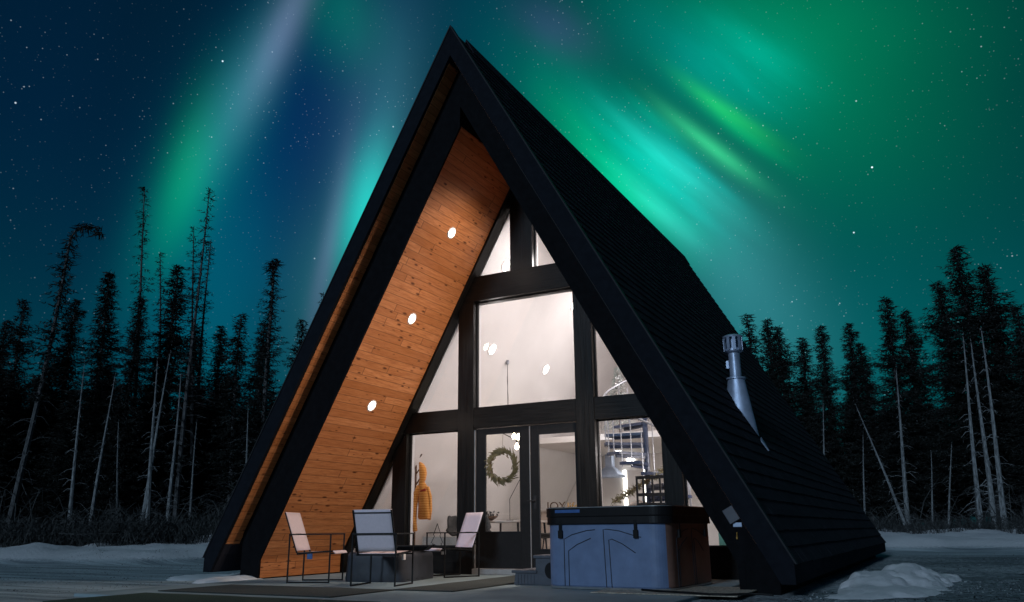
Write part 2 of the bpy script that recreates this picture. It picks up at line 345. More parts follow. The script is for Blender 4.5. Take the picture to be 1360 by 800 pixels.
# ------------------------------------------------------------------ ground
def sstep(a, b, t): t = min(1, max(0, (t-a)/(b-a))); return t*t*(3-2*t)
def bank_front(x):                                # y at which the ploughed bank begins
    P = [(-80,-16),(-17,1.9),(-11,3.6),(-6,9),(0,15.5),(6,17.5),(12,16),(60,8)]
    for (xa, ya), (xb, yb) in zip(P, P[1:]):
        if x <= xb: return ya + (yb-ya)*(x-xa)/(xb-xa)
    return 8
def gz(x, y):
    b = bank_front(x) + MN.noise(Vector((x*.3, 0, 3)))*1.2
    h = .34*sstep(-2.6, -.6, y-b) + .12*sstep(3, 12, y-b)
    h *= 1 + .6*MN.noise(Vector((x*.55, y*.55, 0))) + .3*MN.noise(Vector((x*1.6, y*1.6, 5)))
    h += .95*math.exp(-((x+14.2)/2.6)**2 - ((y-9.2)/1.8)**2)           # snow pile left of the cabin
    if y < b: h += .012*MN.noise(Vector((x*.8, y*2.2, 9)))
    return h - .035
m = MB()
def axis(a, b, c, d, fine, n):                      # fine between b and c
    xs = [a + (b-a)*(1-(1-i/n)**1.0) for i in range(n)] + [b + i*fine for i in range(int((c-b)/fine))]
    return xs + [c + (d-c)*(i/n)**1.6 for i in range(n+1)]
xs = [-320+ (290)*(i/26)**.5 for i in range(26)] + [-30+i*.22 for i in range(int(46/.22))] + [16+(300)*(i/24)**2 for i in range(25)]
ys = [-60+(46)*(i/14) for i in range(14)] + [-14+i*.22 for i in range(int(44/.22))] + [30+(400)*(i/24)**2 for i in range(25)]
nx, ny = len(xs), len(ys)
m.v = [(x, y, gz(x, y)) for y in ys for x in xs]
m.f = [(j*nx+i, j*nx+i+1, (j+1)*nx+i+1, (j+1)*nx+i) for j in range(ny-1) for i in range(nx-1)]; m.mi = [0]*len(m.f)
tag(m.obj('ground', M['ground'], smooth=True), kind='structure')

m = MB(); m.prism([(-3.35,-.12),(3.45,-.12),(3.45,0),(-3.35,0)], -5.2, -.2)
tag(m.obj('patio', M['concrete'], bevel=.012), kind='structure')
# gravel beside the tub
m = MB(); m.box((2.3,-3.05,.0035),(3.88,-1.75,.012))
tag(m.obj('gravel_bed', M['gravel']), kind='structure')

def mound(name, pts, label, seed):                   # heap of snow, several merged lobes
    random.seed(seed); m = MB(); x0 = min(p[0]-p[2] for p in pts)-.5; x1 = max(p[0]+p[2] for p in pts)+.5
    y0 = min(p[1]-p[3] for p in pts)-.5; y1 = max(p[1]+p[3] for p in pts)+.5; n = 90
    for j in range(n):
        for i in range(n):
            x = x0+(x1-x0)*i/(n-1); y = y0+(y1-y0)*j/(n-1)
            wx = x + .16*MN.noise(Vector((x*3, y*3, seed))) + .09*MN.noise(Vector((x*9, y*9, seed))); wy = y + .3*MN.noise(Vector((x*2, y*2, seed+4)))
            h = 0
            for (a, b, ra, rb, hh) in pts:
                q = 1 - ((wx-a)/ra)**2 - ((wy-b)/rb)**2
                if q > 0: h = max(h, hh*q**.62)
            h += (.03*MN.noise(Vector((x*5, y*5, 1))) + .018*MN.noise(Vector((x*14, y*14, 2))))*min(1, h*6)
            m.v.append((x, y, h-.06))
    m.f = [(j*n+i, j*n+i+1, (j+1)*n+i+1, (j+1)*n+i) for j in range(n-1) for i in range(n-1)]; m.mi = [0]*len(m.f)
    return tag(m.obj(name, M['snow'], smooth=True), label, 'snow mound')
def grit(name, mat, label, boxes, num, s0, s1, seed):   # loose frozen crumbs scattered on the ground
    rng = random.Random(seed); m = MB()
    for i in range(num):
        x0, y0, x1, y1 = boxes[i % len(boxes)]; x = rng.uniform(x0, x1); y = y0 + (y1-y0)*rng.random()**1.3
        if -3.4 < x < 4.25 and y > -5.3: continue
        if MN.noise(Vector((x*.9, y*.6, seed))) < -.12: continue
        s = rng.uniform(s0, s1)*(1.6 if rng.random() < .06 else 1); z = gz(x, y); a = rng.uniform(0, 6.28)
        P = [(x+s*math.cos(a+k*2.09)*rng.uniform(.6,1.2), y+s*math.sin(a+k*2.09)*rng.uniform(.6,1.2), z-.005) for k in range(3)] + [(x+rng.uniform(-.3,.3)*s, y, z+s*rng.uniform(.25,.6))]
        m.add(P, [(0,1,3),(1,2,3),(2,0,3)])
    tag(m.obj(name, mat), label, name.replace('_', ' '), kind='stuff')
grit('snow_crumbs', M['crumb'], 'pale frozen crumbs scattered over the gravel drive', [(4.2,-8,9,4),(4.2,-4,14,14),(-14,-6,-3,3),(-20,-4,-4,5)], 26000, .006, .015, 1)
grit('loose_gravel', M['wallend'], 'dark loose gravel showing through the snow', [(4.2,-8,9,4),(4.2,-4,14,14),(4.2,-8,9,0),(-14,-5,-4,3)], 18000, .007, .017, 2)
mound('snow_mound', [(5.12,-1.55,.34,.8,.10),(5.0,-.5,.40,1.1,.21),(5.27,.35,.34,1.2,.27),(5.48,.4,.22,1.2,.17),(5.35,-1.2,.3,.7,.08),(4.92,-1.5,.3,.8,.10),(5.6,1.0,.2,1.4,.09),(5.52,-.4,.24,.4,.06),(5.48,-1.3,.2,.28,.04),(4.85,-2.1,.36,.36,.05)],
      'heap of white snow on the gravel beside the right roof edge', 2)
mound('snow_mound', [(-4.25,-1.0,.6,1.4,.12),(-4.9,-1.9,.7,.7,.08),(-3.9,-2.1,.5,.8,.1)], 'low snow drift lying under the left roof edge', 5)

# ------------------------------------------------------------------ the cabin
H, W, ZE, ZF, HS, HI = 8.2235, 4.3501, .3175, .0901, 7.725, 6.67
YF, YW, YB, L = -2.403, -2.114, 9.9, 10.318
cab = thing('a_frame_cabin', 'black steep A-frame cabin with glazed front and pine-lined porch', 'cabin', (0,0,0))
def mir(poly, s): return [(x*s, z) for x, z in poly] if s > 0 else [(-x, z) for x, z in poly][::-1]
def xo(h, z): return (h - z)/K
random.seed(4)
for s in (1, -1):
    m = MB(); m.prism(mir([(0,H-.03),(xo(H-.03,ZE),ZE),(xo(H-.03,ZE),ZF),(xo(HS,ZF),ZF),(0,HS)], s), YF+.03, L)
    nrm = Vector((K, 0, 1)).normalized(); dn = Vector((1, 0, -K)).normalized()
    n = 46; SL = (H-ZE)/(K/math.sqrt(1+K*K)); cs = SL/n
    for i in range(n):                              # overlapping shingle courses, one tab at a time
        y = YF+.03 + random.random()*.15
        y0 = YF+.03
        while y0 < L:
            y1 = min(L, y if y > y0 else y0+.1); t = .011 + random.random()*.005; lo = random.uniform(-.006,.006)
            a = Vector((0,0,H-.03)) + dn*(cs*i) ; b = Vector((0,0,H-.03)) + dn*(cs*(i+1)+lo)
            a2 = a + nrm*.005; b2 = b + nrm*(t+.006)
            P = [(a2.x, a2.z), (b2.x, b2.z), (b.x, b.z), (a.x, a.z)]
            m.prism(mir(P, s), y0, y1-.004); y0 = y1; y = y0 + random.choice((.29,.31,.33,.36))
    m.obj('roof_slope', M['shingle'], cab, recalc=True)
    m = MB(); m.prism(mir([(0,H),(W,ZE),(W,ZF),(xo(HS,ZF),ZF),(0,HS)], s), YF-.022, YF+.028)
    m.obj('fascia_board', M['rake'], cab, bevel=.004, recalc=True)
    m = MB(); m.prism(mir([(0,H+.035),(xo(H+.035,ZE-.02),ZE-.02),(xo(H+.035,ZE-.02)-.02,ZE-.02),(0,H-.005)], s), YF-.035, YF+.06)
    m.obj('drip_edge', M['darkmetal'], cab, recalc=True)
    if s > 0:
        m = MB(); m.prism([(1.1,HS-1.1*K-.004),(3.0,HS-3.0*K-.004),(2.995,HS-3.0*K-.009),(1.095,HS-1.1*K-.009)], YF-.021, YF-.01)
        m.obj('flashing_strip', M['darkmetal'], cab, recalc=True)
    hi, kx, ox = (7.03, 3.71, 4.13) if s > 0 else (6.67, 3.52, 3.89)
    oz = HS-.004-K*ox
    m = MB(); m.prism(mir([(0,HS-.004),(ox,max(oz,.1)),(ox,-.06),(kx,-.06),(kx,hi-K*kx),(0,hi)], s), YW, YB)
    m.obj('side_wall', M['wallend'], cab, recalc=True)
    m = MB(); m.prism(mir([(.05,HS-.05*K-.001),(xo(HS-.001,.5),.5),(xo(HS-.02,.5),.5),(.05,HS-.05*K-.02)], s), YF+.03, YW+.01)
    m.obj('overhang_soffit', M['planks'], cab, recalc=True)
    m = MB(); m.prism(mir([(0,hi-.001),(kx-.001,hi-K*kx-.001),(kx-.001,0.005),(kx-.015,0.005),(kx-.015,hi-K*kx-.006),(0,hi-.03)], s), YW+.03, -.12)
    m.obj('plank_lining', M['planks'], cab, recalc=True)
    m = MB(); m.prism(mir([(0,hi+.12),(kx+.06,hi-K*kx+.04),(kx+.06,.004),(kx-.016,.004),(kx-.016,hi-K*kx-.008),(0,hi-.034)], s), YW-.006, YW+.028)
    m.obj('end_trim', M['wallend'], cab, recalc=True)
    m = MB(); m.prism(mir([(0,HI-.001),(3.519,.268),(3.519,-.02),(3.505,-.02),(3.505,.262),(0,HI-.03)], s), .0, YB-.01)
    m.obj('interior_slope', M['white'], cab, recalc=True)
m = MB(); m.prism([(-.14,H-.14*K+.03),(0,H+.065),(.14,H-.14*K+.03),(.13,H-.13*K),(0,H+.02),(-.13,H-.13*K)], -1.95, L)
m.obj('ridge_cap', M['shingle'], cab, recalc=True)
m = MB(); m.prism([(0,HI),(xo(HI,-.02),-.02),(-xo(HI,-.02),-.02)][::-1], YB-.1, YB-.02); m.obj('back_wall', M['siding'], cab, recalc=True)
m = MB(); m.prism([(0,HI-.04),(3.48,.28),(3.48,.1),(-3.48,.1),(-3.48,.28)], 7.9, 7.98); m.obj('partition_wall', M['white'], cab, recalc=True)
m = MB(); m.box((-3.5,.03,.0),(3.5,YB-.12,.1)); m.obj('interior_floor', M['floor'], cab)
m = MB(); x1 = xo(HI,2.59)-.04; m.box((-x1,4.3,2.465),(x1,7.88,2.59)); m.obj('loft_floor', M['white'], cab)

# facade: black timbers in front, white jambs behind
a, b, c, d, e = .9275, 1.229, 2.265, 2.547, .21
z0, z1, z2, z3, z4 = .4185, 2.284, 2.63, 4.469, 4.909
zt = 6.80; GI = 6.56                               # glass line, and the lower edge of the rake trim
def px(name, mat, poly, ya, yb, s=1, bev=.004): 
    mm = MB(); mm.prism(mir(poly, s), ya, yb); return mm.obj(name, mat, cab, bevel=bev, recalc=True)
for s in (1, -1):
    px('post', M['post'], [(a,.0),(b,.0),(b,z4-.004-.436),(a,z3)], -.13, .0, s)
    px('jamb', M['white'], [(a+.025,.1),(b-.03,.1),(b-.03,z3),(a+.025,z3)], .012, .17, s)
    px('post', M['post'], [(c,.0),(d,.0),(d,xo(0,0)+GI-K*d),(c,z1)] , -.125, .0, s)
    px('jamb', M['white'], [(c+.03,.1),(d-.03,.1),(d-.03,2.0),(c+.03,2.28)], .012, .17, s)
    px('beam', M['beam'], [(b+.003,z1),(xo(GI,z1),z1),(xo(GI,z2),z2),(b+.003,z2)], -.12, -.002, s)
    zo = 7.02 if s > 0 else zt-.005; xk = 3.69 if s > 0 else 3.5
    px('rake_trim', M['post'], [(0,zo),(xk,zo-K*xk),(xk,.0),(xo(GI,.28),.0),(xo(GI,.28),.28),(0,GI)], -.235, -.0, s)
    px('rake_jamb', M['white'], [(0,6.63),(3.48,6.63-K*3.48),(xo(GI-.02,.4),.4),(0,GI-.02)], .012, .10, s)
    px('base_panel', M['beam'], [(b+.003,.0),(c-.003,.0),(c-.003,z0),(b+.003,z0)], -.10, .0, s)
    px('base_panel', M['beam'], [(d+.003,.0),(3.3,.0),(3.3,z0-.0),(d+.003,z0)], -.10, .0, s)
px('beam', M['beam'], [(-a+.003,z1),(a-.003,z1),(a-.003,z2),(-a+.003,z2)], -.12, .17)
px('beam', M['beam'], [(-xo(GI,z3),z3),(xo(GI,z3),z3),(xo(GI,z4),z4),(-xo(GI,z4),z4)], -.135, .17)
px('post', M['post'], [(-e,z4),(e,z4),(e,GI-K*e),(0,GI),(-e,GI-K*e)], -.125, .0)
px('beam_back', M['white'], [(b,z1+.03),(xo(zt,z1)-.05,z1+.03),(xo(zt,z2)-.05,z2-.03),(b,z2-.03)], .012, .168, 1)
px('beam_back', M['white'], [(b,z1+.03),(xo(zt,z1)-.05,z1+.03),(xo(zt,z2)-.05,z2-.03),(b,z2-.03)], .012, .168, -1)
px('sill_back', M['white'], [(b,.1),(3.3,.1),(3.2,z0-.03),(b,z0-.03)], .012, .168, 1)
px('sill_back', M['white'], [(b,.1),(3.3,.1),(3.2,z0-.03),(b,z0-.03)], .012, .168, -1)
px('post_back', M['white'], [(-e+.03,z4),(e-.03,z4),(e-.03,GI-K*e+.1),(-e+.03,GI-K*e+.1)], .012, .168)
px('door_threshold', M['strip'], [(-a+.003,.0),(a-.003,.0),(a-.003,.085),(-a+.003,.085)], -.16, .02)

def inset(poly, w):
    cx = sum(p[0] for p in poly)/len(poly); n = len(poly); out = []
    ar = sum(poly[i][0]*poly[(i+1)%n][1]-poly[(i+1)%n][0]*poly[i][1] for i in range(n)); sg = 1 if ar > 0 else -1
    for i in range(n):
        p0, p1, p2 = Vector(poly[i-1]), Vector(poly[i]), Vector(poly[(i+1)%n])
        d1 = (p1-p0).normalized(); d2 = (p2-p1).normalized()
        n1 = Vector((-d1.y, d1.x))*sg; n2 = Vector((-d2.y, d2.x))*sg
        bis = (n1+n2).normalized(); out.append(tuple(p1 + bis*(w/max(.25, bis.dot(n1)))))
    return out
def window(poly, fr=.016):
    inn = inset(poly, fr); n = len(poly); mm = MB()
    for k in range(n):                             # mitred black bead round the pane
        q = [poly[k], poly[(k+1)%n], inn[(k+1)%n], inn[k]]; mm.prism(q, -.022, .034)
    fo = mm.obj('window', M['black'], cab, recalc=True)
    mm = MB(); mm.prism(inn, .004, .012); mm.obj('pane', M['glass'], fo, recalc=True)
    return fo
for s in (1, -1):
    X2 = xo(zt, z2); X0 = xo(zt, z0)
    window(mir([(b,z2),(X2-.02,z2),(b,zt-K*b-.03)], s))
    window(mir([(b,z0),(c,z0),(c,z1),(b,z1)], s))
    window(mir([(d,z0),(X0-.03,z0),(d,zt-K*d-.03)], s))
    window(mir([(e,z4),(xo(zt,z4)-.02,z4),(e,zt-K*e-.03)], s))
window([(-a,z2),(a,z2),(a,z3),(-a,z3)])
# the double door: left leaf opens, right leaf fixed
def leaf(x0, x1, gx0, gx1, gz0, gz1, handle):
    mm = MB(); zb, zz = .09, z1-.012; ya, yb = -.07, -.015
    for (p, q) in (((x0,ya,zb),(gx0,yb,zz)), ((gx1,ya,zb),(x1,yb,zz)), ((gx0,ya,zb),(gx1,yb,gz0)), ((gx0,ya,gz1),(gx1,yb,zz))): mm.box(p, q)
    o = mm.obj('door', M['black'], cab, bevel=.003)
    mm = MB(); mm.box((gx0+.002,-.045,gz0+.002),(gx1-.002,-.037,gz1-.002)); mm.obj('pane', M['glass'], o)
    mm = MB()
    for q in ([(gx0,gz0),(gx1,gz0),(gx1-.012,gz0+.012),(gx0+.012,gz0+.012)], [(gx1,gz0),(gx1,gz1),(gx1-.012,gz1-.012),(gx1-.012,gz0+.012)],
              [(gx1,gz1),(gx0,gz1),(gx0+.012,gz1-.012),(gx1-.012,gz1-.012)], [(gx0,gz1),(gx0,gz0),(gx0+.012,gz0+.012),(gx0+.012,gz1-.012)]): mm.prism(q, -.078, -.05)
    mm.obj('glazing_bead', M['darkmetal'], o, recalc=True)
    if handle:
        mm = MB(); mm.tube([(handle,-.07,1.10),(handle,-.12,1.10)], .012, 10); mm.tube([(handle,-.12,1.10),(handle-.11,-.125,1.10)], .009, 8); mm.box((handle-.022,-.076,.98),(handle+.022,-.07,1.18))
        mm.obj('handle', M['darkmetal'], o)
    return o
leaf(-.905, .072, -.735, -.085, .632, 2.185, .0)
leaf(.098, .915, .235, .885, .372, 2.13, .165)
m = MB(); m.box((.080,-.074,.09),(.090,-.05,2.26)); m.box((-.925,-.09,.09),(-.909,-.06,2.26)); m.obj('weather_strip', M['strip'], cab)

# recessed lamps in the sloping walls (porch: pine; inside: white)
NI = Vector((-K,0,-1)).normalized()                # into the room from the right-hand slope
def lamp(x, y, z, mlamp, r=.075):
    s = 1 if x > 0 else -1; n = Vector((-s*K, 0, -1)).normalized()
    hi = 7.03 if (s > 0 and y < 0) else HI
    cpt = Vector((s*(hi-.03-z)/K, y, z)); Mx = Matrix.Translation(cpt) @ n.to_track_quat('Z','Y').to_matrix().to_4x4()
    mm = MB(); mm.lathe([(r*1.35,-.002),(r*1.35,.008),(r,.010),(r,-.002)], n=28, cap=False); mm.v = [tuple(Mx @ Vector(p)) for p in mm.v]
    o = mm.obj('recessed_light', M['white'], cab)
    mm = MB(); mm.lathe([(r*.99,.0),(r*.97,.007),(r*.5,.016),(.001,.018)], n=28, cap=False); mm.v = [tuple(Mx @ Vector(p)) for p in mm.v]
    mm.obj('lens', mlamp, o, smooth=True)
    return cpt, n
def light(p, n, energy, col, typ='SPOT', size=R(130), rad=.07):
    li = bpy.data.lights.new('lamp_light', typ); li.energy = energy; li.color = col; li.shadow_soft_size = rad
    if typ == 'SPOT': li.spot_size = size; li.spot_blend = .8
    o = bpy.data.objects.new('lamp_light', li); COL.objects.link(o); o.parent = cab
    o.location = p + n*.05; o.rotation_euler = (-n).to_track_quat('Z','Y').to_euler() if False else n.to_track_quat('-Z','Y').to_euler()
for z in (5.34, 3.99, 2.63):
    for s in (1, -1):
        p, n = lamp(s*.5, -1.2, z, M['lamp'] if s < 0 else M['lampdim']); light(p, n, {5.34:80,3.99:155,2.63:225}[z] if s > 0 else 12, (1,.81,.66), size=R(120))
for z, y in ((5.32,.68),(5.32,3.74),(3.99,1.46),(3.99,3.81),(2.0,1.6),(2.0,3.4)):
    for s in (1, -1):
        if z == 2.0 and s < 0: continue
        p, n = lamp(s*.5, y, z, M['lampin'], .10); light(p, n, 100 if z > 2.5 else 130, (1,.885,.87), size=R(165), rad=.1)
for x, y in ((-1.2,5.2),(1.4,5.2),(-1.0,6.8),(1.4,6.8)):  # under the loft
    mm = MB(); mm.lathe([(.07,-.012),(.07,0)], (x,y,2.463), 20); mm.obj('ceiling_light', M['lampin'], cab); light(Vector((x,y,2.44)), Vector((0,0,-1)), 28, (1,.89,.84), size=R(150))

# spiral stair up to the loft
CX, CY = .86, 3.35
m = MB(); m.tube([(CX,CY,.1),(CX,CY,3.55)], .05, 14); st = m.obj('spiral_staircase', M['stair'], cab, smooth=False)
def tread(i, z, ang):
    mm = MB(); r = .80; h = R(15)
    P = [(.04,-.05)] + [(r*math.cos(t), r*math.sin(t)) for t in (-h, -h/2, 0, h/2, h)] + [(.04,.05)]
    Mx = Matrix.Translation((CX,CY,z)) @ Matrix.Rotation(R(ang),4,'Z')
    mm.prismM(P, .055, Mx); mm.prismM([(.0,-.02),(.7,-.015),(.7,.015),(0,.02)], -.05, Mx)
    mm.obj('tread', M['stair'], st, recalc=True)
    mm = MB()
    for dt in (-12, 3):
        t = R(ang+dt); x, y = CX+.77*math.cos(t), CY+.77*math.sin(t); mm.tube([(x,y,z-.03),(x,y,z+.92+dt*.006)], .0105, 6)
    mm.obj('baluster', M['rail'], st)
for i in range(-2, 11): tread(i, 2.40-.2*i, 175+30*i)
m = MB(); m.tube([(CX+.77*math.cos(R(175+30*t)), CY+.77*math.sin(R(175+30*t)), 3.32-.2*t) for t in [q/3 for q in range(-8,31)]], .02, 8)
m.obj('handrail', M['rail'], st, smooth=True)
# chimney flue on the right-hand slope
fx, fy = 3.17, 1.03
n_ = Vector((K,0,1)).normalized(); dn = Vector((1,0,-K)).normalized()
m = MB(); m.lathe([(.088,2.1),(.088,3.34)], (fx,fy,0), 28); fl = m.obj('chimney_flue', M['metal'], cab, smooth=False)
m = MB(); m.lathe([(.135,2.895),(.15,2.9),(.15,2.925),(.10,2.94)], (fx,fy,0), 28); m.obj('storm_collar', M['metal'], fl)
m = MB(); seg = 28; vs = []
for k in range(seg): t = 2*math.pi*k/seg; vs.append((fx+.128*math.cos(t), fy+.128*math.sin(t), 2.895))
for k in range(seg):                                # skewed cone down to the steep roof
    t = 2*math.pi*k/seg; u = Vector((0,1,0))*math.sin(t)*.13; s_ = dn*(-math.cos(t)*-.58 if math.cos(t) > 0 else math.cos(t)*.30)
    base = Vector((3.15,fy,H-K*3.15)) + u + s_ + n_*.015; vs.append(tuple(base))
m.add(vs, [(k,(k+1)%seg,seg+(k+1)%seg,seg+k) for k in range(seg)]); m.obj('flashing_cone', M['metal'], fl, smooth=True, recalc=True)
m = MB(); P = [Vector((3.15,fy,H-K*3.15)) + n_*.022 + dn*dd + Vector((0,1,0))*yy for dd, yy in ((.66,-.07),(.83,.0),(.70,.10),(.58,.12))]
m.add([tuple(p) for p in P] + [tuple(p-n_*.02) for p in P], [(0,1,2,3),(7,6,5,4),(0,4,5,1),(1,5,6,2),(2,6,7,3),(3,7,4,0)]); m.obj('flashing_foot', M['metal'], fl, recalc=True)
m = MB(); m.lathe([(.10,3.32),(.135,3.345),(.135,3.385),(.12,3.39)], (fx,fy,0), 28); m.lathe([(.10,3.56),(.15,3.565),(.155,3.59),(.09,3.615),(.001,3.622)], (fx,fy,0), 28)
for k in range(10):
    t = 2*math.pi*k/10; ct, s2 = math.cos(t), math.sin(t); p = Vector((fx+.145*ct, fy+.145*s2, 0))
    m.bar(p+Vector((0,0,3.355)), p+Vector((0,0,3.575)), .05, .006, up=(ct,s2,0))
m.lathe([(.07,3.36),(.07,3.57)], (fx,fy,0), 20); m.obj('vented_cap', M['metal'], fl)
m = MB(); m.box((fx-.125,fy-.05,3.08),(fx-.085,fy+.03,3.2)); m.obj('clamp', M['metal'], fl)
# boxes on the black wall ends
def tilted(name, x, z, wx, hz, ang, mat, dep=.03, y=YW):
    mm = MB(); Mx = Matrix.Translation((x,y,z)) @ Matrix.Rotation(ang,4,'Y'); mm.box((-wx/2,-dep,-hz/2),(wx/2,-.001,hz/2), Mx); return mm.obj(name, mat, cab, bevel=.006)
tilted('socket_cover', 3.671, .809, .13, .17, R(-29), M['step'], .05)
tilted('name_plate', 3.725, .700, .10, .05, 0, M['metal'], .01)
tilted('socket_cover', -4.02, .88, .09, .15, R(29), M['darkmetal'], .04, YF+.02)
m = MB(); m.tube([(3.715,YW-.02,.62),(3.712,YW-.02,.56)], .004, 6); m.tube([(3.712,YW-.02,.57),(3.712,YW-.02,.545)], .009, 8); m.obj('keyring_hook', M['gold'], cab)

# ------------------------------------------------------------------ porch furniture
def make_chair(label, loc, facing):
    t = thing('armchair', label, 'armchair', loc, R(facing), 'metal sling armchairs round the fire pit')
    wd, dp, hs, ha = .60, .58, .41, .635; r = .019    # local +X = facing
    for s in (-1, 1):
        y = s*wd/2; m = MB()
        m.bar((-dp/2,y,0),(-dp/2,y,ha),r); m.bar((dp/2,y,0),(dp/2,y,ha),r)
        m.bar((-dp/2,y,r/2),(dp/2,y,r/2),r); m.bar((-dp/2-.01,y,ha),(dp/2+.01,y,ha),.03,.018)
        m.obj('side_frame', M['black'], t, bevel=.003)
    m = MB()
    for s in (-1, 1):
        y = s*(wd/2-.035); m.bar((-dp/2-.10,y,.93),(-dp/2+.10,y,hs-.02),r); m.bar((-dp/2+.10,y,hs-.025),(dp/2+.03,y,hs),r)
        m.bar((-dp/2+.06,y,.47),(-dp/2+.06,s*wd/2,.47),r)
    m.bar((-dp/2-.0,-wd/2,.635),(-dp/2-.0,wd/2,.635),.022); m.bar((-dp/2-.093,-wd/2+.035,.895),(-dp/2-.093,wd/2-.035,.895),.014)
    m.bar((dp/2,-wd/2,hs-.03),(dp/2,wd/2,hs-.03),r); m.bar((-dp/2+.12,-wd/2,hs-.035),(-dp/2+.12,wd/2,hs-.035),r)
    m.obj('seat_frame', M['black'], t, bevel=.002)
    def sling(P, name):
        m = MB(); n = len(P); k = 9; vs = []
        for x, z, sag in P:
            for j in range(k):
                v = j/(k-1)*2-1; vs.append((x, v*(wd/2-.028), z - sag*(1-v*v)))
        fs = [(i*k+j, (i+1)*k+j, (i+1)*k+j+1, i*k+j+1) for i in range(n-1) for j in range(k-1)]
        m.add(vs, fs); o = m.obj(name, M['sling'], t, smooth=True); md = o.modifiers.new('thickness', 'SOLIDIFY'); md.thickness = .006; return o
    sling([(-dp/2-.09+.19*i/8, (.935-.515*i/8), .022*math.sin(math.pi*i/8)) for i in range(9)], 'backrest')
    sling([(-dp/2+.105+.50*i/8, hs-.015+.02*i/8, .012*math.sin(math.pi*i/8)) for i in range(9)] + [(dp/2+.055, hs-.01, 0), (dp/2+.065, hs-.035, 0)], 'seat')
    m = MB(); m.box((-.03,-wd/2-.002,hs-.10),(.04,-wd/2+.001+.02,hs-.03)); m.obj('care_tag', M['label'] if 'pine' in label else M['white'], t)
    return t
make_chair('pale sling armchair on the left, seen side-on against the pine wall', (-2.05,-2.50,0), 22)
make_chair('pale sling armchair turned with its back to us, nearest the mat', (-.74,-2.72,0), 103)
make_chair('pale sling armchair by the door, facing out toward the covered fire pit', (-.93,-.72,0), -120)

t = thing('fire_pit', 'low square fire pit under a charcoal vinyl cover between the armchairs', 'fire pit', (-1.32,-1.75,0), R(9))
m = MB(); n = 14; wx, wy, hh = .47, .55, .385; vs = []
random.seed(3)
def rr_pt(k, N, a, b, r):                            # rounded rectangle outline
    t_ = 2*math.pi*k/N; ct, s_ = math.cos(t_), math.sin(t_); p = 8
    q = (abs(ct/a)**p + abs(s_/b)**p)**(-1/p); return q*ct, q*s_
N = 72; lev = [(0,1.0),(.05,1.015),(.13,1.0),(.22,.99),(.31,.985),(.36,.975),(.382,.93),(.388,.6),(.385,.05)]
for li, (z, f) in enumerate(lev):
    for k in range(N):
        x, y = rr_pt(k, N, wx, wy, .05); w_ = 1 + .014*MN.noise(Vector((x*9, y*9, z*5))) + .010*MN.noise(Vector((x*22, y*22, z*9)))
        vs.append((x*f*w_, y*f*w_, max(0, z + (.010*MN.noise(Vector((x*7, y*7, 3))) if z > .3 else 0))))
fs = [(i*N+k, i*N+(k+1)%N, (i+1)*N+(k+1)%N, (i+1)*N+k) for i in range(len(lev)-1) for k in range(N)]
m.add(vs, fs + [tuple(range((len(lev)-1)*N, len(lev)*N))]); m.obj('cover', M['vinyl'], t, smooth=True)
m = MB(); m.tube([(rr_pt(k, 60, wx*.99, wy*.99, 0)[0], rr_pt(k, 60, wx*.99, wy*.99, 0)[1], .03) for k in range(61)], .008, 6, cap=False); m.obj('drawcord', M['black'], t)
t = thing('serving_tray', 'shallow black tray resting on the covered fire pit', 'tray', (-1.15,-1.55,.395), R(20))
m = MB()
for (z0_, z1_, r0_, r1_) in ((.0,.06,.25,.34),): 
    P = [(-r0_,-r0_*.6,z0_),(r0_,-r0_*.6,z0_),(r0_,r0_*.6,z0_),(-r0_,r0_*.6,z0_),(-r1_,-r1_*.6,z1_),(r1_,-r1_*.6,z1_),(r1_,r1_*.6,z1_),(-r1_,r1_*.6,z1_)]
    m.add(P, [(0,3,2,1),(0,1,5,4),(1,2,6,5),(2,3,7,6),(3,0,4,7)])
o = m.obj('tray_body', M['black'], t); md = o.modifiers.new('thickness', 'SOLIDIFY'); md.thickness = .012
m = MB()
for s in (-1, 1): m.tube([(s*.335,-.07,.055),(s*.37,-.05,.075),(s*.37,.05,.075),(s*.335,.07,.055)], .007, 6)
m.obj('handle', M['black'], t)

def floor_mat(name, x0, y0, x1, y1, mat, label, z=.004):
    m = MB(); random.seed(int(x0*10+50)); nx_, ny_ = 40, 24; th = .009
    vs = []
    for j in range(ny_+1):
        for i in range(nx_+1):
            x = x0+(x1-x0)*i/nx_; y = y0+(y1-y0)*j/ny_; vs.append((x, y, z+th+.003*MN.noise(Vector((x*2,y*2,0)))))
    k = len(vs); vs += [(v[0], v[1], z) for v in vs]; w_ = nx_+1
    fs = [(j*w_+i, j*w_+i+1, (j+1)*w_+i+1, (j+1)*w_+i) for j in range(ny_) for i in range(nx_)]
    for i in range(nx_): fs += [(i+1, i, k+i, k+i+1), (ny_*w_+i, ny_*w_+i+1, k+ny_*w_+i+1, k+ny_*w_+i)]
    for j in range(ny_): fs += [(j*w_, (j+1)*w_, k+(j+1)*w_, k+j*w_), ((j+1)*w_+nx_, j*w_+nx_, k+j*w_+nx_, k+(j+1)*w_+nx_)]
    m.add(vs, fs); tag(m.obj(name, mat), label, 'floor mat')
floor_mat('floor_mat', -2.62,-4.62,.02,-3.48, M['mat'], 'dark grey mat lying in front of the armchairs, wider than deep')
floor_mat('floor_mat', -.02,-3.47,.80,-.38, M['mat'], 'brown-grey runner mat leading from the tub steps to the glass door')
floor_mat('floor_mat', -2.45,-6.15,.9,-4.92, M['turf'], 'dark green turf mat at the very front of the patio')

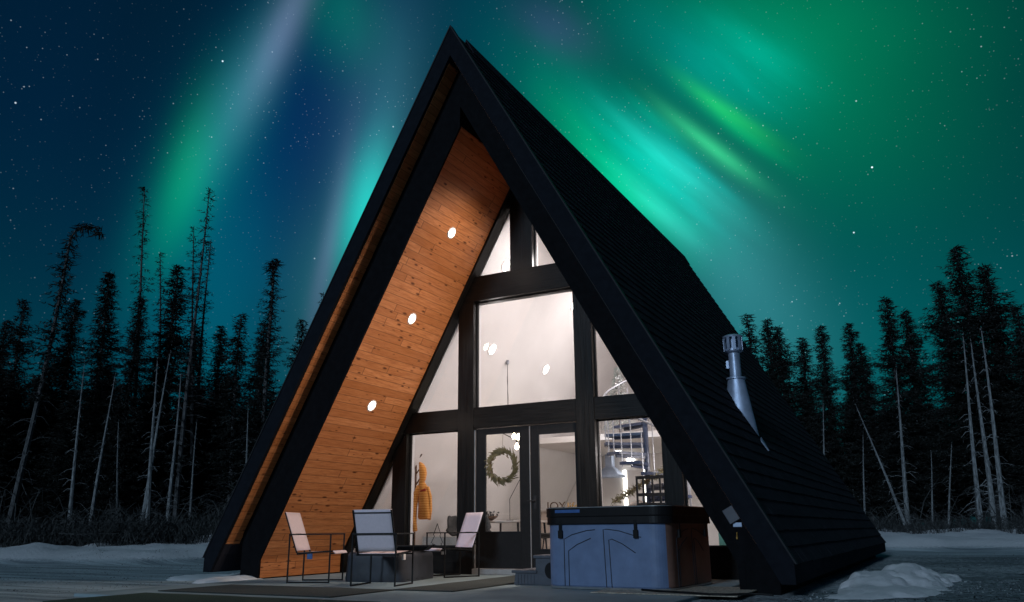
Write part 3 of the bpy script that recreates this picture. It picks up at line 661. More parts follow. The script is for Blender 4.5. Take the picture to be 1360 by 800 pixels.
# hot tub
t = thing('hot_tub', 'square hot tub with blue-grey panels under a dark cover, in front of the cabin', 'hot tub', (2.335,-1.80,.006), R(-3.5))
def rrect(a_, b_, r, n=10):
    P = []
    for cx_, cy_, a0 in ((a_-r,-b_+r,-90),(a_-r,b_-r,0),(-a_+r,b_-r,90),(-a_+r,-b_+r,180)):
        for k in range(n+1): w_ = R(a0+90*k/n); P.append((cx_+r*math.cos(w_), cy_+r*math.sin(w_)))
    return P
def stack(m, levels, n=10):
    base = len(m.v); cnt = None; vs = []
    for (z, a_, b_, r) in levels:
        P = rrect(a_, b_, r, n); cnt = len(P); vs += [(x, y, z) for x, y in P]
    fs = [(i*cnt+k, i*cnt+(k+1)%cnt, (i+1)*cnt+(k+1)%cnt, (i+1)*cnt+k) for i in range(len(levels)-1) for k in range(cnt)]
    m.add(vs, fs + [tuple(range(cnt-1,-1,-1)), tuple(range((len(levels)-1)*cnt, len(levels)*cnt))])
A, B = .775, .80
m = MB(); stack(m, [(.0,A-.012,B-.012,.19),(.03,A-.012,B-.012,.19),(.035,A,B,.2),(.70,A,B,.2),(.735,A+.008,B+.008,.2)])
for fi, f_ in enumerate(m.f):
    if len(f_) == 4 and sum(m.v[i][0] for i in f_)/4 > A-.035: m.mi[fi] = 1  # right-hand faces coloured brown, the rest stay blue-grey
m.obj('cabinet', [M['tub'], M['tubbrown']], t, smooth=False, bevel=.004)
m = MB(); stack(m, [(.0,A-.004,B-.004,.2),(.022,A+.006,B+.006,.2),(.026,A-.004,B-.004,.2)]); m.obj('base_rim', M['strip'], t)
m = MB(); stack(m, [(.715,A+.02,B+.02,.2),(.722,A+.028,B+.028,.21),(.80,A+.022,B+.022,.21),(.81,A+.03,B+.03,.21),(.90,A+.03,B+.03,.21),(.915,A+.015,B+.015,.2),(.918,A-.02,B-.02,.19)]); m.obj('cover', M['cover'], t, smooth=False, bevel=.003)
m = MB(); stack(m, [(.905,A+.034,B+.034,.212),(.911,A+.034,B+.034,.212)]); m.obj('cover_piping', M['strip'], t)
# raised panel lines on the front and the right side
m = MB(); G = [[(-.53,.03),(-.53,.55),(-.42,.60),(-.22,.645),(-.10,.655)], [(-.47,.03),(-.47,.42),(-.35,.49),(-.16,.56)],
               [(.03,.03),(.01,.655),(.06,.66),(.22,.64),(.46,.575),(.50,.57)], [(.10,.03),(.08,.54),(.12,.55),(.25,.50),(.42,.40)]]
for g_ in G:
    m = MB(); m.tube([(x*.95, -B-.0015, z) for x, z in g_], .0055, 6); m.obj('panel_moulding', M['vinyl'], t)
    m = MB(); m.tube([(A+.0015, x*.95, z) for x, z in g_], .0055, 6); m.obj('panel_moulding', M['vinyl'], t)

for x in (-.54,.42):
    m = MB(); m.bar((x,-B-.032,.76),(x,-B-.026,.648),.035,.006,up=(0,1,0)); m.box((x-.028,-B-.035,.56),(x+.028,-B-.010,.65)); m.obj('cover_strap', M['black'], t, bevel=.004)
for y in (-.45,.45):
    m = MB(); m.bar((A+.030,y,.76),(A+.026,y,.648),.006,.035,up=(0,1,0)); m.box((A+.010,y-.028,.56),(A+.035,y+.028,.65)); m.obj('cover_strap', M['black'], t, bevel=.004)
m = MB(); m.box((-.60,-B-.034,.85),(-.27,-B-.0295,.885)); m.obj('cover_label', M['label'], t)
# steps at its left side
t = thing('tub_steps', 'two-tier slate plastic steps against the left side of the hot tub', 'steps', (.86,-2.10,.006), 0)
m = MB()
prof = [(0,0),(0.02,.135),(.30,.135),(.30,.315),(.66,.315),(.66,0)]
for y in (0,.62): 
    m.prism([(.0,.0),(.66,.0),(.66,.135),(.02,.135)], y, y+.03); m.prism([(.31,.136),(.66,.136),(.66,.315),(.31,.315)], y, y+.03)
for k in range(6): m.box((.05+k*.045,-.008,.01),(.062+k*.045,.0,.12))
m.prism([(.0,.005),(.02,.13),(.03,.13),(.02,.005)], .03, .62); m.box((.31,.03,.14),(.325,.62,.31)); m.obj('body', M['step'], t)
m = MB(); m.box((-.03,-.02,.135),(.33,.67,.172)); m.obj('tread', M['step'], t, bevel=.01)
m = MB(); m.box((.28,-.02,.315),(.70,.67,.352)); m.obj('tread', M['step'], t, bevel=.01)
m = MB(); P = [(.52+.085*math.cos(k*math.pi/12)*(1), .17+.085*math.sin(k*math.pi/12)*1.15) for k in range(24)]; m.prism(P, -.003, .0); m.obj('hand_hole', M['cover'], t)
m = MB(); random.seed(8); pts = [(2.75,-2.66),(2.95,-2.80),(3.15,-2.86),(3.4,-2.95),(3.6,-3.05),(3.8,-3.02),(3.95,-2.86),(4.05,-2.84),(4.2,-2.9)]
m.tube([(x, y, .024) for x, y in pts], .012, 8); tag(m.obj('power_cable', M['black'], smooth=True), 'black cable lying on the ground beside the hot tub', 'cable')

# wreath on the door pane
t = thing('wreath', 'round spiky evergreen wreath hanging on the left door pane', 'wreath', (-.405,-.085,1.655)); random.seed(11)
m = MB(); Rw = .225
for k in range(420):
    th = random.uniform(0, 2*math.pi); p = Vector((Rw*math.cos(th)+random.gauss(0,.02), random.gauss(0,.018), Rw*math.sin(th)+random.gauss(0,.02)))
    dr = Vector((-math.sin(th)*1.0, 0, math.cos(th)*1.0)) + Vector((math.cos(th),0,math.sin(th)))*random.uniform(-.15,.9) + Vector((0,random.uniform(-.5,.2),0))
    dr.normalize(); ln = random.uniform(.06,.13); sd = dr.cross(Vector((0,1,.2))).normalized()*random.uniform(.006,.012)
    m.add([p-sd, p+sd, p+dr*ln*.7+sd*.8, p+dr*ln, p+dr*ln*.7-sd*.8], [(0,1,2,3,4)])
m.obj('leaves', M['green'], t)
m = MB(); m.tube([(Rw*math.cos(k*math.pi/20), .0, Rw*math.sin(k*math.pi/20)) for k in range(41)], .012, 6, cap=False); m.tube([(0,0,Rw),(0,.03,.52)], .003, 4); m.obj('hoop', M['wood'], t)

# ------------------------------------------------------------------ things inside
t = thing('coat_rack', 'thin dark wooden coat rack behind the lower left window', 'coat rack', (-2.66,.75,.1))
m = MB(); m.tube([(0,0,.02),(0,0,1.95)], .016, 8); m.obj('pole', M['wood'], t)
m = MB(); m.lathe([(.17,0),(.17,.02),(.03,.03)], n=20); m.obj('base', M['wood'], t)
for z, dx in ((1.85,.13),(1.62,.12),(1.42,.10)):
    m = MB(); m.tube([(0,0,z-.06),(dx,-.01,z+.06)], .013, 8); m.obj('peg', M['wood'], t)
t = thing('striped_coat', 'orange striped hooded coat hanging on the coat rack', 'coat', (-2.49,.70,.0)); t.scale = (.80,.9,1); random.seed(2)
def loft_body(m, secs, n=20):
    vs = []
    for (z, cx_, rx, ry, fold) in secs:
        for k in range(n):
            w_ = 2*math.pi*k/n; q = 1 + fold*math.sin(3*w_+z*5); vs.append((cx_+rx*q*math.cos(w_), ry*q*math.sin(w_), z))
    L_ = len(secs); m.add(vs, [(i*n+k, i*n+(k+1)%n, (i+1)*n+(k+1)%n, (i+1)*n+k) for i in range(L_-1) for k in range(n)] + [tuple(range(n-1,-1,-1)), tuple(range((L_-1)*n, L_*n))])
m = MB(); loft_body(m, [(.86,.10,.13,.07,.10),(.90,.09,.155,.085,.12),(1.1,.08,.155,.085,.12),(1.3,.06,.15,.08,.08),(1.42,.03,.125,.075,.04),(1.50,.0,.075,.06,0),(1.54,-.01,.05,.05,0)]); m.obj('body', M['coat'], t, smooth=True, recalc=True)
m = MB(); loft_body(m, [(1.48,-.01,.06,.06,0),(1.56,.02,.07,.07,0),(1.66,.03,.085,.085,.04),(1.76,.015,.08,.08,.03),(1.84,-.03,.05,.055,0),(1.87,-.06,.015,.02,0)]); m.obj('hood', M['coat'], t, smooth=True, recalc=True)
m = MB(); m.tube([(-.05,-.02,1.44),(-.11,-.05,1.30),(-.14,-.08,1.05),(-.12,-.10,.82),(-.07,-.10,.66)], [.055,.068,.068,.062,.05], 12); m.obj('sleeve', M['coat'], t, smooth=True)
m = MB(); m.tube([(.16,.0,1.42),(.21,.02,1.25),(.22,.03,1.02),(.20,.03,.85)], [.035,.042,.04,.03], 12); m.obj('sleeve', M['coat'], t, smooth=True)
m = MB(); m.tube([(.02,-.066,1.345),(.15,-.066,1.375)], .022, 8); m.obj('yoke_band', M['red'], t, smooth=True)

m = MB(); P = [(0,.36),(-.085,.17),(-.055,.17),(-.13,.05),(-.09,.05),(-.10,0)]; P2 = [(0,.36),(.085,.17),(.055,.17),(.13,.05),(.09,.05),(.10,0)]
for q in (P, P2): m.tube([(-1.745+x*.9, .09, .42+z) for x, z in q], .006, 6)
m.box((-1.86,.06,.415),(-1.64,.12,.425)); tag(m.obj('wire_tree_ornament', M['black']), 'small black wire outline of a fir tree on the left window sill', 'ornament')
m = MB(); m.box((-2.2,.32,.10),(-1.3,.75,.57)); o = m.obj('cabinet_body', M['beige'], bevel=.01)
t = thing('low_cabinet', 'low beige cabinet behind the lower left window', 'cabinet', (0,0,0)); o.parent = t
m = MB(); m.box((-1.755,.312,.12),(-1.745,.322,.55)); m.obj('door_gap', M['wood'], t)

t = thing('dining_table', 'pale round-edged dining table seen through the left door pane', 'table', (-1.75,2.5,.1))
m = MB(); m.box((-.55,-.55,.70),(.62,.75,.735)); m.obj('tabletop', M['tabletop'], t, bevel=.01)
for x, y in ((-.48,-.46),(.5,-.46),(-.48,.66),(.5,.66)):
    m = MB(); m.tube([(x,y,.70),(x*1.08,y*1.05,0)], [.022,.014], 8); m.obj('leg', M['black'], t)
def dining_chair(loc, rz, label):
    t = thing('dining_chair', label, 'chair', loc, R(rz), 'grey shell dining chairs at the table')
    m = MB(); n = 14; vs = []
    prof = [(.24,.44,.19),(.10,.43,.23),(-.10,.44,.24),(-.20,.50,.245),(-.25,.62,.24),(-.27,.76,.20),(-.275,.83,.12)]
    for x, z, hw in prof:
        for j in range(n): v = j/(n-1)*2-1; vs.append((x + .09*v*v*(1 if z > .5 else 0), v*hw, z + .07*v*v*(1 if z < .55 else .0)))
    m.add(vs, [(i*n+j, i*n+j+1, (i+1)*n+j+1, (i+1)*n+j) for i in range(len(prof)-1) for j in range(n-1)])
    o = m.obj('shell', M['fabricdark'], t, smooth=True); md = o.modifiers.new('thickness', 'SOLIDIFY'); md.thickness = .03
    for x, y in ((.16,.15),(.16,-.15),(-.14,.15),(-.14,-.15)):
        m = MB(); m.tube([(x,y,.42),(x*1.6,y*1.5,0)], [.014,.009], 8); m.obj('leg', M['black'], t)
dining_chair((-1.80,1.95,.1), 70, 'grey shell chair with its back to the door, left of the table leg')
dining_chair((-.93,2.7,.1), 185, 'grey shell chair at the right end of the dining table')
dining_chair((-2.55,2.2,.1), 5, 'grey shell chair at the left end of the dining table')
m = MB(); m.tube([(-1.30,2.45,1.78),(-1.62,2.42,1.24),(-1.62,2.42,.85)], .006, 6); m.lathe([(.07,.836),(.07,.85)], (-1.62,2.42,0), 16)
tag(m.obj('table_lamp', M['black']), 'thin bent black wire lamp stem standing on the dining table', 'lamp')
t = thing('fruit_bowl', 'dark bowl heaped with foliage on the dining table', 'bowl', (-1.95,2.2,.836)); random.seed(6)
m = MB(); m.lathe([(.06,0),(.15,.06),(.17,.09),(.155,.09),(.05,.03)], n=20); m.obj('bowl', M['wood'], t, smooth=True)
m = MB()
for k in range(90):
    p = Vector((random.gauss(0,.08), random.gauss(0,.07), .07+random.random()*.08)); d1 = Vector((random.uniform(-1,1),random.uniform(-1,1),random.uniform(-.2,1))).normalized()*.06; d2 = d1.cross(Vector((0,0,1)))*.4; m.add([p, p+d1*.5+d2, p+d1, p+d1*.5-d2], [(0,1,2,3)])
m.obj('foliage', M['brush'], t)
t = thing('pendant_lamp', 'pendant with bare glowing bulbs on thin cords above the dining table', 'pendant lamp', (-1.50,2.15,0))
m = MB(); m.lathe([(.03,3.82),(.04,3.87),(.03,3.9)], n=14); m.obj('ceiling_hook', M['rail'], t)
m = MB(); m.tube([(0,0,3.82),(0,0,2.52)], .0055, 6); m.tube([(0,0,2.52),(-.13,.35,2.52)], .005, 6); m.tube([(-.07,.1,3.6),(-.13,.35,2.52)], .003, 4); m.obj('cord', M['black'], t)
m = MB(); m.bar((-.18,.0,2.50),(.02,.6,2.32),.012); m.obj('crossbar', M['black'], t)
for p in ((-.16,.55,2.46),(-.10,.55,2.26),(.12,.2,2.40)):
    m = MB(); m.lathe([(.004,-.055),(.03,-.045),(.045,-.01),(.04,.02),(.018,.05),(.015,.07)], p, 14); o = m.obj('bulb', M['bulb'], t, smooth=True)
    m = MB(); m.tube([(p[0],p[1],p[2]+.07),(p[0],p[1],p[2]+.12)], .018, 8); m.tube([(p[0],p[1],p[2]+.12),(p[0]*.4,p[1],2.45)], .003, 4); m.obj('socket', M['black'], o)

# kitchen side
t = thing('range_hood', 'steel range hood with a square duct on the back wall', 'range hood', (-1.55,7.6,0))
m = MB(); P = [(-.32,-.25),(.32,-.25),(.32,.25),(-.32,.25)]; Q = [(-.09,-.09),(.09,-.09),(.09,.12),(-.09,.12)]
m.add([(x,y,1.9) for x, y in P] + [(x,y,1.95) for x, y in P] + [(x,y,2.16) for x, y in Q], [(0,3,2,1),(0,1,5,4),(1,2,6,5),(2,3,7,6),(3,0,4,7),(4,5,9,8),(5,6,10,9),(6,7,11,10),(7,4,8,11),(8,9,10,11)]); m.obj('canopy', M['metal'], t)
m = MB(); m.box((-.085,-.085,2.15),(.085,.115,2.46)); m.obj('duct', M['metal'], t)
t = thing('kitchen_counter', 'long beige kitchen counter along the back of the room', 'counter', (0,0,0))
m = MB(); m.box((-2.3,4.75,.1),(.9,5.35,1.04)); m.obj('cupboard', M['beige'], t, bevel=.005)
m = MB(); m.box((-2.33,4.71,1.04),(.93,5.38,1.075)); m.obj('worktop', M['tabletop'], t, bevel=.005)
def letters(txt, x, y, z, size, mat, label, name, rz=-8):
    cu = bpy.data.curves.new(name, 'FONT'); cu.body = txt; cu.size = size; cu.extrude = .012; cu.align_x = 'LEFT'
    tmp = bpy.data.objects.new('tmp', cu); me = bpy.data.meshes.new_from_object(tmp); bpy.data.objects.remove(tmp)
    me.materials.clear(); me.materials.append(mat); o = bpy.data.objects.new(name, me); COL.objects.link(o)
    o.rotation_euler = (R(90),0,R(18)); o.location = (x,y,z); return tag(o, label, 'letters')
letters('JOY', -1.98, 4.80, 1.075, .25, M['wood'], 'dark standing letters on the counter behind the right door pane', 'dark_letters')
letters('life', -1.55, 4.93, 1.075, .23, M['gold'], 'gold standing letters on the counter beside the dark ones', 'gold_letters')
m = MB(); m.lathe([(.045,0),(.012,.12),(.001,.13)], (-1.22,5.0,1.062), 10); tag(m.obj('cone_ornament', M['black']), 'tiny black cone at the right end of the counter letters', 'ornament')
# lit openings in the partition wall
for i, x in enumerate((-1.27,-.72)):
    m = MB(); m.box((x-.035,7.86,1.0),(x+.035,7.9,2.08)); o = m.obj('led_strip', M['strip_light'], cab)
m = MB(); m.box((-1.2,7.87,.1),(-.78,7.9,2.08)); m.obj('pantry_door', M['white'], cab)
m = MB(); m.lathe([(.09,0),(.09,.03)], (0,0,0), 20); Mx = Matrix.Translation((-1.1,7.9,2.32)) @ Matrix.Rotation(R(90),4,'X'); m.v = [tuple(Mx @ Vector(p)) for p in m.v]; m.obj('wall_light', M['lampin'], cab)
# garland on a rail by the stair
t = thing('garland', 'evergreen garland climbing the stair rail behind the lower right window', 'garland', (0,0,0)); random.seed(21)
def gpt(q): return Vector((.43+.95*q, 2.62+.1*q, 1.14+.55*q))
m = MB()
for k in range(520):
    p = gpt(random.random()) + Vector((random.gauss(0,.025), random.gauss(0,.025), random.gauss(0,.025))); d1 = Vector((random.uniform(-1,1),random.uniform(-1,1),random.uniform(-1,.6))).normalized()*random.uniform(.06,.12); d2 = d1.cross(Vector((0,1,0))).normalized()*.008; m.add([p-d2, p+d2, p+d1], [(0,1,2)])
m.obj('needles', M['green'], t); m = MB(); m.tube([gpt(0),gpt(.5),gpt(1)], .016, 6); m.obj('stem', M['wood'], t)
t = thing('bench_rail', 'dark lattice bench back standing below the stair', 'bench', (1.05,2.45,.1))
m = MB()
for z in (.95,1.12,1.42): m.box((-.12,0,z),(.42,.04,z+.055))
for x in (-.12,.0,.17,.31): m.box((x,.002,.0),(x+.03,.038,1.42))
m.obj('back', M['black'], t); m = MB(); m.box((-.12,.04,.42),(.42,.42,.47)); m.obj('seat', M['fabricdark'], t)
t = thing('cushion', 'round tan cushion under the garland', 'cushion', (.80,2.95,1.0)); m = MB(); m.lathe([(.02,0),(.13,.02),(.17,.08),(.14,.14),(.02,.165)], n=20); m.obj('cushion_body', M['beige'], t, smooth=True)
m = MB(); m.lathe([(.03,.163),(.02,.172)], n=8); m.obj('button', M['wood'], t)
t = thing('side_shelf', 'white shelf unit carrying the tan cushion', 'shelf', (.80,2.95,.1)); m = MB(); m.box((-.25,-.2,0),(.25,.25,.86)); m.obj('carcass', M['white'], t); m = MB(); m.box((-.27,-.22,.861),(.27,.27,.895)); m.obj('top', M['tabletop'], t)
m = MB(); P = [(-.06,0),(.09,0),(.10,.02),(.03,.2),(-.05,.21),(-.06,.17)]; m.prismM(P, .05, Matrix.Translation((2.93,.42,.42)) @ Matrix.Rotation(R(90),4,'X')); 
tag(m.obj('teal_towel', M['teal'], bevel=.01), 'pale teal folded towel in the corner of the right triangle window', 'towel')
m = MB(); m.box((2.6,.26,.1),(3.2,.55,.418)); t = thing('storage_box', 'dark box under the teal towel', 'box', (0,0,0)); m.obj('box_body', M['beige'], t, bevel=.008); m = MB(); m.box((2.88,.25,.3),(2.94,.262,.33)); m.obj('latch', M['black'], t)
# frosted little tree on the loft
t = thing('indoor_fir', 'small frosted fir with pale baubles on the loft', 'christmas tree', (-.18,4.8,2.59)); random.seed(5)
m = MB()
for k in range(1500):
    z = random.random()**1.3*1.35; r = .36*(1-z/1.4)+.02; th = random.uniform(0,6.283); p = Vector((r*math.cos(th)*random.uniform(.5,1), r*math.sin(th)*random.uniform(.5,1), z+.15)); d1 = Vector((math.cos(th),math.sin(th),-.3))*random.uniform(.05,.11); d2 = Vector((-math.sin(th),math.cos(th),.2))*.012; m.add([p-d2, p+d2, p+d1], [(0,1,2)])
m.obj('crown', M['frost'], t); m = MB(); m.tube([(0,0,0),(0,0,1.4)], [.03,.008], 8); m.obj('trunk', M['wood'], t)
for k in range(16):
    z = random.uniform(.25,1.3); r = .36*(1-z/1.5); th = random.uniform(3.2,6.2); m = MB(); m.lathe([(.001,-.035),(.025,-.025),(.035,0),(.025,.025),(.001,.035)], (r*math.cos(th),r*math.sin(th),z), 12, cap=False); m.obj('bauble', M['strip'], t, smooth=True)

# ------------------------------------------------------------------ the spruce forest
def trunk_mesh(m, Ht, r, rng, bend=0, crook=None, twigs=0, tz=(.1,.6)):
    n = 14; ph = rng.uniform(0,6); pts = []
    for i in range(n+1):
        q = i/n; x = .05*math.sin(q*5+ph)*Ht*.08 + bend*q*q; y = .05*math.cos(q*4+ph)*Ht*.06; pts.append(Vector((x, y, q*Ht-.15*(i==0))))
    if crook:
        for (dx, dz) in crook: pts.append(pts[-1] + Vector((dx, dx*.3, dz)))
    N_ = len(pts); rs = [r*(1-.86*(i/(N_-1))) for i in range(N_)]; rs[0] *= 1.25
    m.tube(pts, rs, 7)
    def at(q):
        f = q*n; i = min(n-1, int(f)); return pts[i].lerp(pts[i+1], f-i)
    for k in range(twigs):                           # bare dead lower branches
        q = rng.uniform(*tz); p = at(q); th = rng.uniform(0,6.283); ln = rng.uniform(.15,1.2)*(1.1-q)*rng.choice((1,1,.5,1.25))*(.62 if twigs > 72 else 1)
        d = Vector((math.cos(th), math.sin(th), rng.uniform(-.6,.35)))
        a = p + d*ln*.5 + Vector((0,0,.04)); b = p + d*ln + Vector((0,0,-ln*rng.uniform(.05,.35)))
        m.tube([p, a, b], [.014,.009,.004], 3, cap=False)
        for s in range(3):
            c = a.lerp(b, rng.random()); e_ = c + Vector((rng.uniform(-1,1), rng.uniform(-1,1), rng.uniform(-.7,.2)))*.22*ln
            m.add([c, c+Vector((0,0,.012)), e_], [(0,1,2)])
    return pts, at
def clump(m, p, d, size, rng, k=5):
    for _ in range(k):
        a = p + Vector((rng.gauss(0,1), rng.gauss(0,1), rng.gauss(0,.6)))*size*.35
        v = (d*.7 + Vector((rng.uniform(-1,1), rng.uniform(-1,1), rng.uniform(-.7,.6)))).normalized()*size*rng.uniform(.7,1.3)
        w = v.cross(Vector((rng.uniform(-1,1), rng.uniform(-1,1), rng.uniform(-1,1)))).normalized()*size*rng.uniform(.14,.26)
        m.add([a-w*.6, a+w*.6, a+v+w*.25, a+v*1.15], [(0,1,2,3)])
def crown_mesh(m, at, Ht, cs, wid, dens, rng, top=1.0, pw=.85, gaps=.25, size=.15):
    z = cs
    while z < top:
        t = (z-cs)/(top-cs); prof = wid*((1-t)**pw)*(.55+.45*min(1, t*6)) + .10
        env = 1 + .35*math.sin(z*31+wid*7)*(.4+t*.6)
        for k in range(max(2, int(dens*(1.25-.6*t)))):
            if rng.random() < gaps*(1-t*.6): continue
            th = rng.uniform(0,6.283); ln = prof*env*rng.uniform(.45,1.15); c, s = math.cos(th), math.sin(th); p = at(min(.999, z))
            droop = rng.uniform(.25,.6)*(1-t*.8); nn = max(1, int(ln/.13))
            for j in range(nn+1):
                q = j/max(1, nn); pp = p + Vector((c*ln*q, s*ln*q, -droop*ln*q + .22*ln*q*q)); clump(m, pp, Vector((c, s, -.25)), size*(1.15-.4*q), rng, 3 if q < .4 else 5)
        z += .13/Ht*rng.uniform(.7,1.4)
PROTO = {}
def proto(kind, variant, Ht, r, cs, wid, dens, twigs, leaf='leaf', bark='bark', crook=None, **kw):
    rng = random.Random(hash((len(kind), variant, int(Ht*10)))); t = thing('spruce_tree', None, None)
    m = MB(); pts, at = trunk_mesh(m, Ht, r, rng, crook=crook, twigs=twigs, tz=(.08, cs+.15)); m.obj('trunk', M[bark], t, smooth=False)
    if leaf:
        m = MB(); crown_mesh(m, at, Ht, cs, wid, dens, rng, **kw)
        if crook:
            for i in range(15, len(pts)):
                for _ in range(11): clump(m, pts[i-1].lerp(pts[i], rng.random()) + Vector((0,0,rng.uniform(-.15,.08))), Vector((rng.uniform(-1,1),0,-.6)), .23, rng, 4)
            for i in range(9, 15):
                for _ in range(5): clump(m, pts[i-1].lerp(pts[i], rng.random()), Vector((0,0,-1)), .2, rng, 4)
        m.obj('crown', M[leaf], t)
    PROTO[kind] = PROTO.get(kind, []) + [(t, Ht)]
for v in range(5): proto('f', v, 11, .13, .10+.05*(v%3), 1.45+.22*(v%3), 12, 60, size=.19, gaps=.16+.06*(v%2), pw=.8+.1*(v%2))
for v in range(2): proto('s', v, 10, .11, .22, 1.05, 9, 50, size=.18, gaps=.28, pw=.7)
for v in range(2): proto('skinny', v, 14, .10, .40, .55, 3.2, 70, gaps=.55, pw=1.1, size=.15)
proto('bent', 0, 12, .11, .45, .55, 4, 60, crook=[(.12,.4),(.28,.22),(.32,-.04),(.2,-.3)], gaps=.35, pw=.5, size=.2)
proto('crook', 0, 11, .12, .25, .8, 7, 50, crook=[(-.08,.3),(.12,.22),(.14,.02)], gaps=.35, pw=.75)
for v in range(3): proto('p', v, 7, .10, .9, .3, 3, 75, leaf=None, bark='barkp')
used = {}
def plant(kind, x, y, top, dx, dy, label, cat, group, name='spruce_tree', seed=0, wide=1.0):
    lst = PROTO[kind]; k = random.Random(seed*7+1).randrange(len(lst)); src, Ht = lst[k]
    key = (kind, k)
    if key not in used: used[key] = 1; o = src
    else:
        o = src.copy(); COL.objects.link(o)
        for ch in CH[key]: c = ch.copy(); COL.objects.link(c); c.parent = o
    z0_ = gz(x, y) - .05 if abs(x) < 60 else 0; hgt = top - z0_; s = hgt/Ht; o.name = name
    o.location = (x, y, z0_); up_ = Vector((dx, dy, hgt)); q = Vector((0,0,1)).rotation_difference(up_)
    rz = 0 if kind in ('bent', 'crook') else random.Random(seed).uniform(0,6.28)
    if kind in ('bent','crook'): rz = R(22)
    o.rotation_mode = 'QUATERNION'; o.rotation_quaternion = q @ Matrix.Rotation(rz,4,'Z').to_quaternion()
    ws = s*wide*random.Random(seed+5).uniform(.9,1.12); o.scale = (ws, ws, up_.length/Ht)
    tag(o, label, cat, group); return o
CH = {}
for kk, lst in PROTO.items():
    for ii, (t, _) in enumerate(lst): CH[(kk, ii)] = [c for c in COL.objects if c.parent == t]
T_ = [(-25.13, 6.67, 8.69, -0.54, -0.95, 'f'), (-25.67, 7.72, 9.81, -0.51, -0.86, 's'), (-22.46, 5.3, 12.14, 0.67, 1.08, 'bent'), (-25.57, 9.72, 10.31, -0.51, -0.78, 'f'), (-22.44, 8.96, 10.8, -0.53, -0.75, 'f'), (-22.81, 10.15, 15.17, -0.52, -0.71, 'skinny'), (-21.06, 9.14, 9.61, -0.53, -0.7, 'f'), (-22.97, 11.56, 12.67, -0.62, -0.8, 'skinny'), (-21.02, 10.79, 11.56, -0.47, -0.57, 'f'), (-20.19, 10.23, 14.71, -0.06, -0.07, 'skinny'), (-20.6, 11.29, 13.38, -0.66, -0.79, 'skinny2'), (-21.39, 11.9, 13.2, -0.17, -0.2, 'skinny'), (-22.41, 13.77, 9.45, -0.79, -0.92, 'f'), (-20.5, 12.9, 9.24, -0.5, -0.55, 'f'), (-18.63, 11.96, 9.37, -0.32, -0.34, 's'), (-17.4, 11.79, 11.39, -0.12, -0.12, 'crook'), (-19.37, 14.06, 9.53, -0.46, -0.46, 'f'), (-17.86, 14.12, 9.55, -0.14, -0.13, 's'), (-19.3, 16.86, 11.75, -0.09, -0.08, 'skinny'), (-3.93, 33.36, 12.31, 0.98, 0.2, 's'), (-3.5, 35.49, 12.4, 1.18, 0.22, 'f'), (-2.29, 33.69, 11.41, 0.99, 0.17, 'f'), (-2.0, 37.79, 11.55, 1.06, 0.16, 'f'), (-0.21, 33.0, 11.03, 1.04, 0.13, 'f'), (0.98, 34.16, 11.23, 1.19, 0.11, 'f'), (1.55, 35.22, 10.25, 1.12, 0.09, 'f'), (2.9, 32.32, 11.88, 1.29, 0.07, 'f'), (3.61, 34.36, 11.6, 1.38, 0.05, 'f'), (5.21, 32.42, 12.4, 1.7, -0.01, 'f'), (6.08, 31.42, 13.81, 1.63, -0.04, 'f'), (7.11, 32.4, 12.93, 1.68, -0.08, 'f'), (8.18, 30.36, 10.12, 1.57, -0.12, 'f'), (7.84, 33.38, 8.68, 1.15, -0.06, 'f')]
S_ = [(-20.67, 6.26, 6.33, -0.11, -0.17, 'p'), (-19.49, 6.21, 5.97, 0.09, 0.12, 'p'), (-17.79, 6.83, 6.72, 0.2, 0.26, 'p'), (-16.85, 6.4, 6.23, -0.2, -0.25, 'p'), (-18.04, 8.12, 6.12, -0.07, -0.08, 'p'), (-16.4, 9.96, 4.99, -0.1, -0.1, 'p'), (-20.61, 8.08, 4.65, -0.23, -0.31, 'p'), (-19.12, 9.94, 4.76, -0.05, -0.06, 'p'), (0.42, 30.06, 6.33, 0.52, 0.07, 'p'), (4.06, 28.38, 7.39, 0.38, 0.02, 'p'), (4.08, 27.38, 5.84, -1.37, -0.09, 'lean'), (6.79, 27.41, 8.5, 0.46, -0.01, 'p'), (7.26, 27.9, 8.33, 0.32, -0.01, 'p'), (7.68, 28.38, 8.88, 0.36, -0.02, 'p'), (2.23, 29.26, 4.69, 0.4, 0.03, 'p'), (4.97, 29.41, 3.87, 0.38, 0.01, 'p'), (5.56, 28.42, 4.07, 0.63, 0.0, 'p')]
GL, GR = 'spruces of the forest edge left of the cabin', 'spruces of the forest edge right of the cabin'
LL, LR = 'dark ragged spruce in the forest edge left of the cabin', 'dark dense spruce in the forest edge right of the cabin'
special = {'bent': 'tall thin spruce whose bushy tip bends over, far left', 'crook': 'spruce with a crooked hooked tip nearest the left roof edge'}
for i, (x, y, top, dx, dy, kind) in enumerate(T_):
    left = x < -10; k = 'skinny' if kind.startswith('skinny') else kind
    if kind not in ('bent', 'skinny', 'skinny2', 'crook') : x += dx; y += dy; dx = dy = random.Random(i).uniform(-.15,.15)
    if abs(dx) > .2 and not left: dx *= .2
    if kind == 'bent': top -= .6; dx -= .75; dy -= .4
    if kind == 'crook': top -= .4; dx -= .15
    lab = special.get(kind) or (LL if left else LR)
    if not left and i == 29: lab = 'tallest dark spruce standing right of the cabin'
    if i == 5: lab = 'thinnest and tallest spire-like spruce left of the cabin'
    plant(k, x, y, top, dx, dy, lab, 'tree', None if lab not in (LL, LR) else (GL if left else GR), seed=i+3, wide=1.12 if left else 1.2)
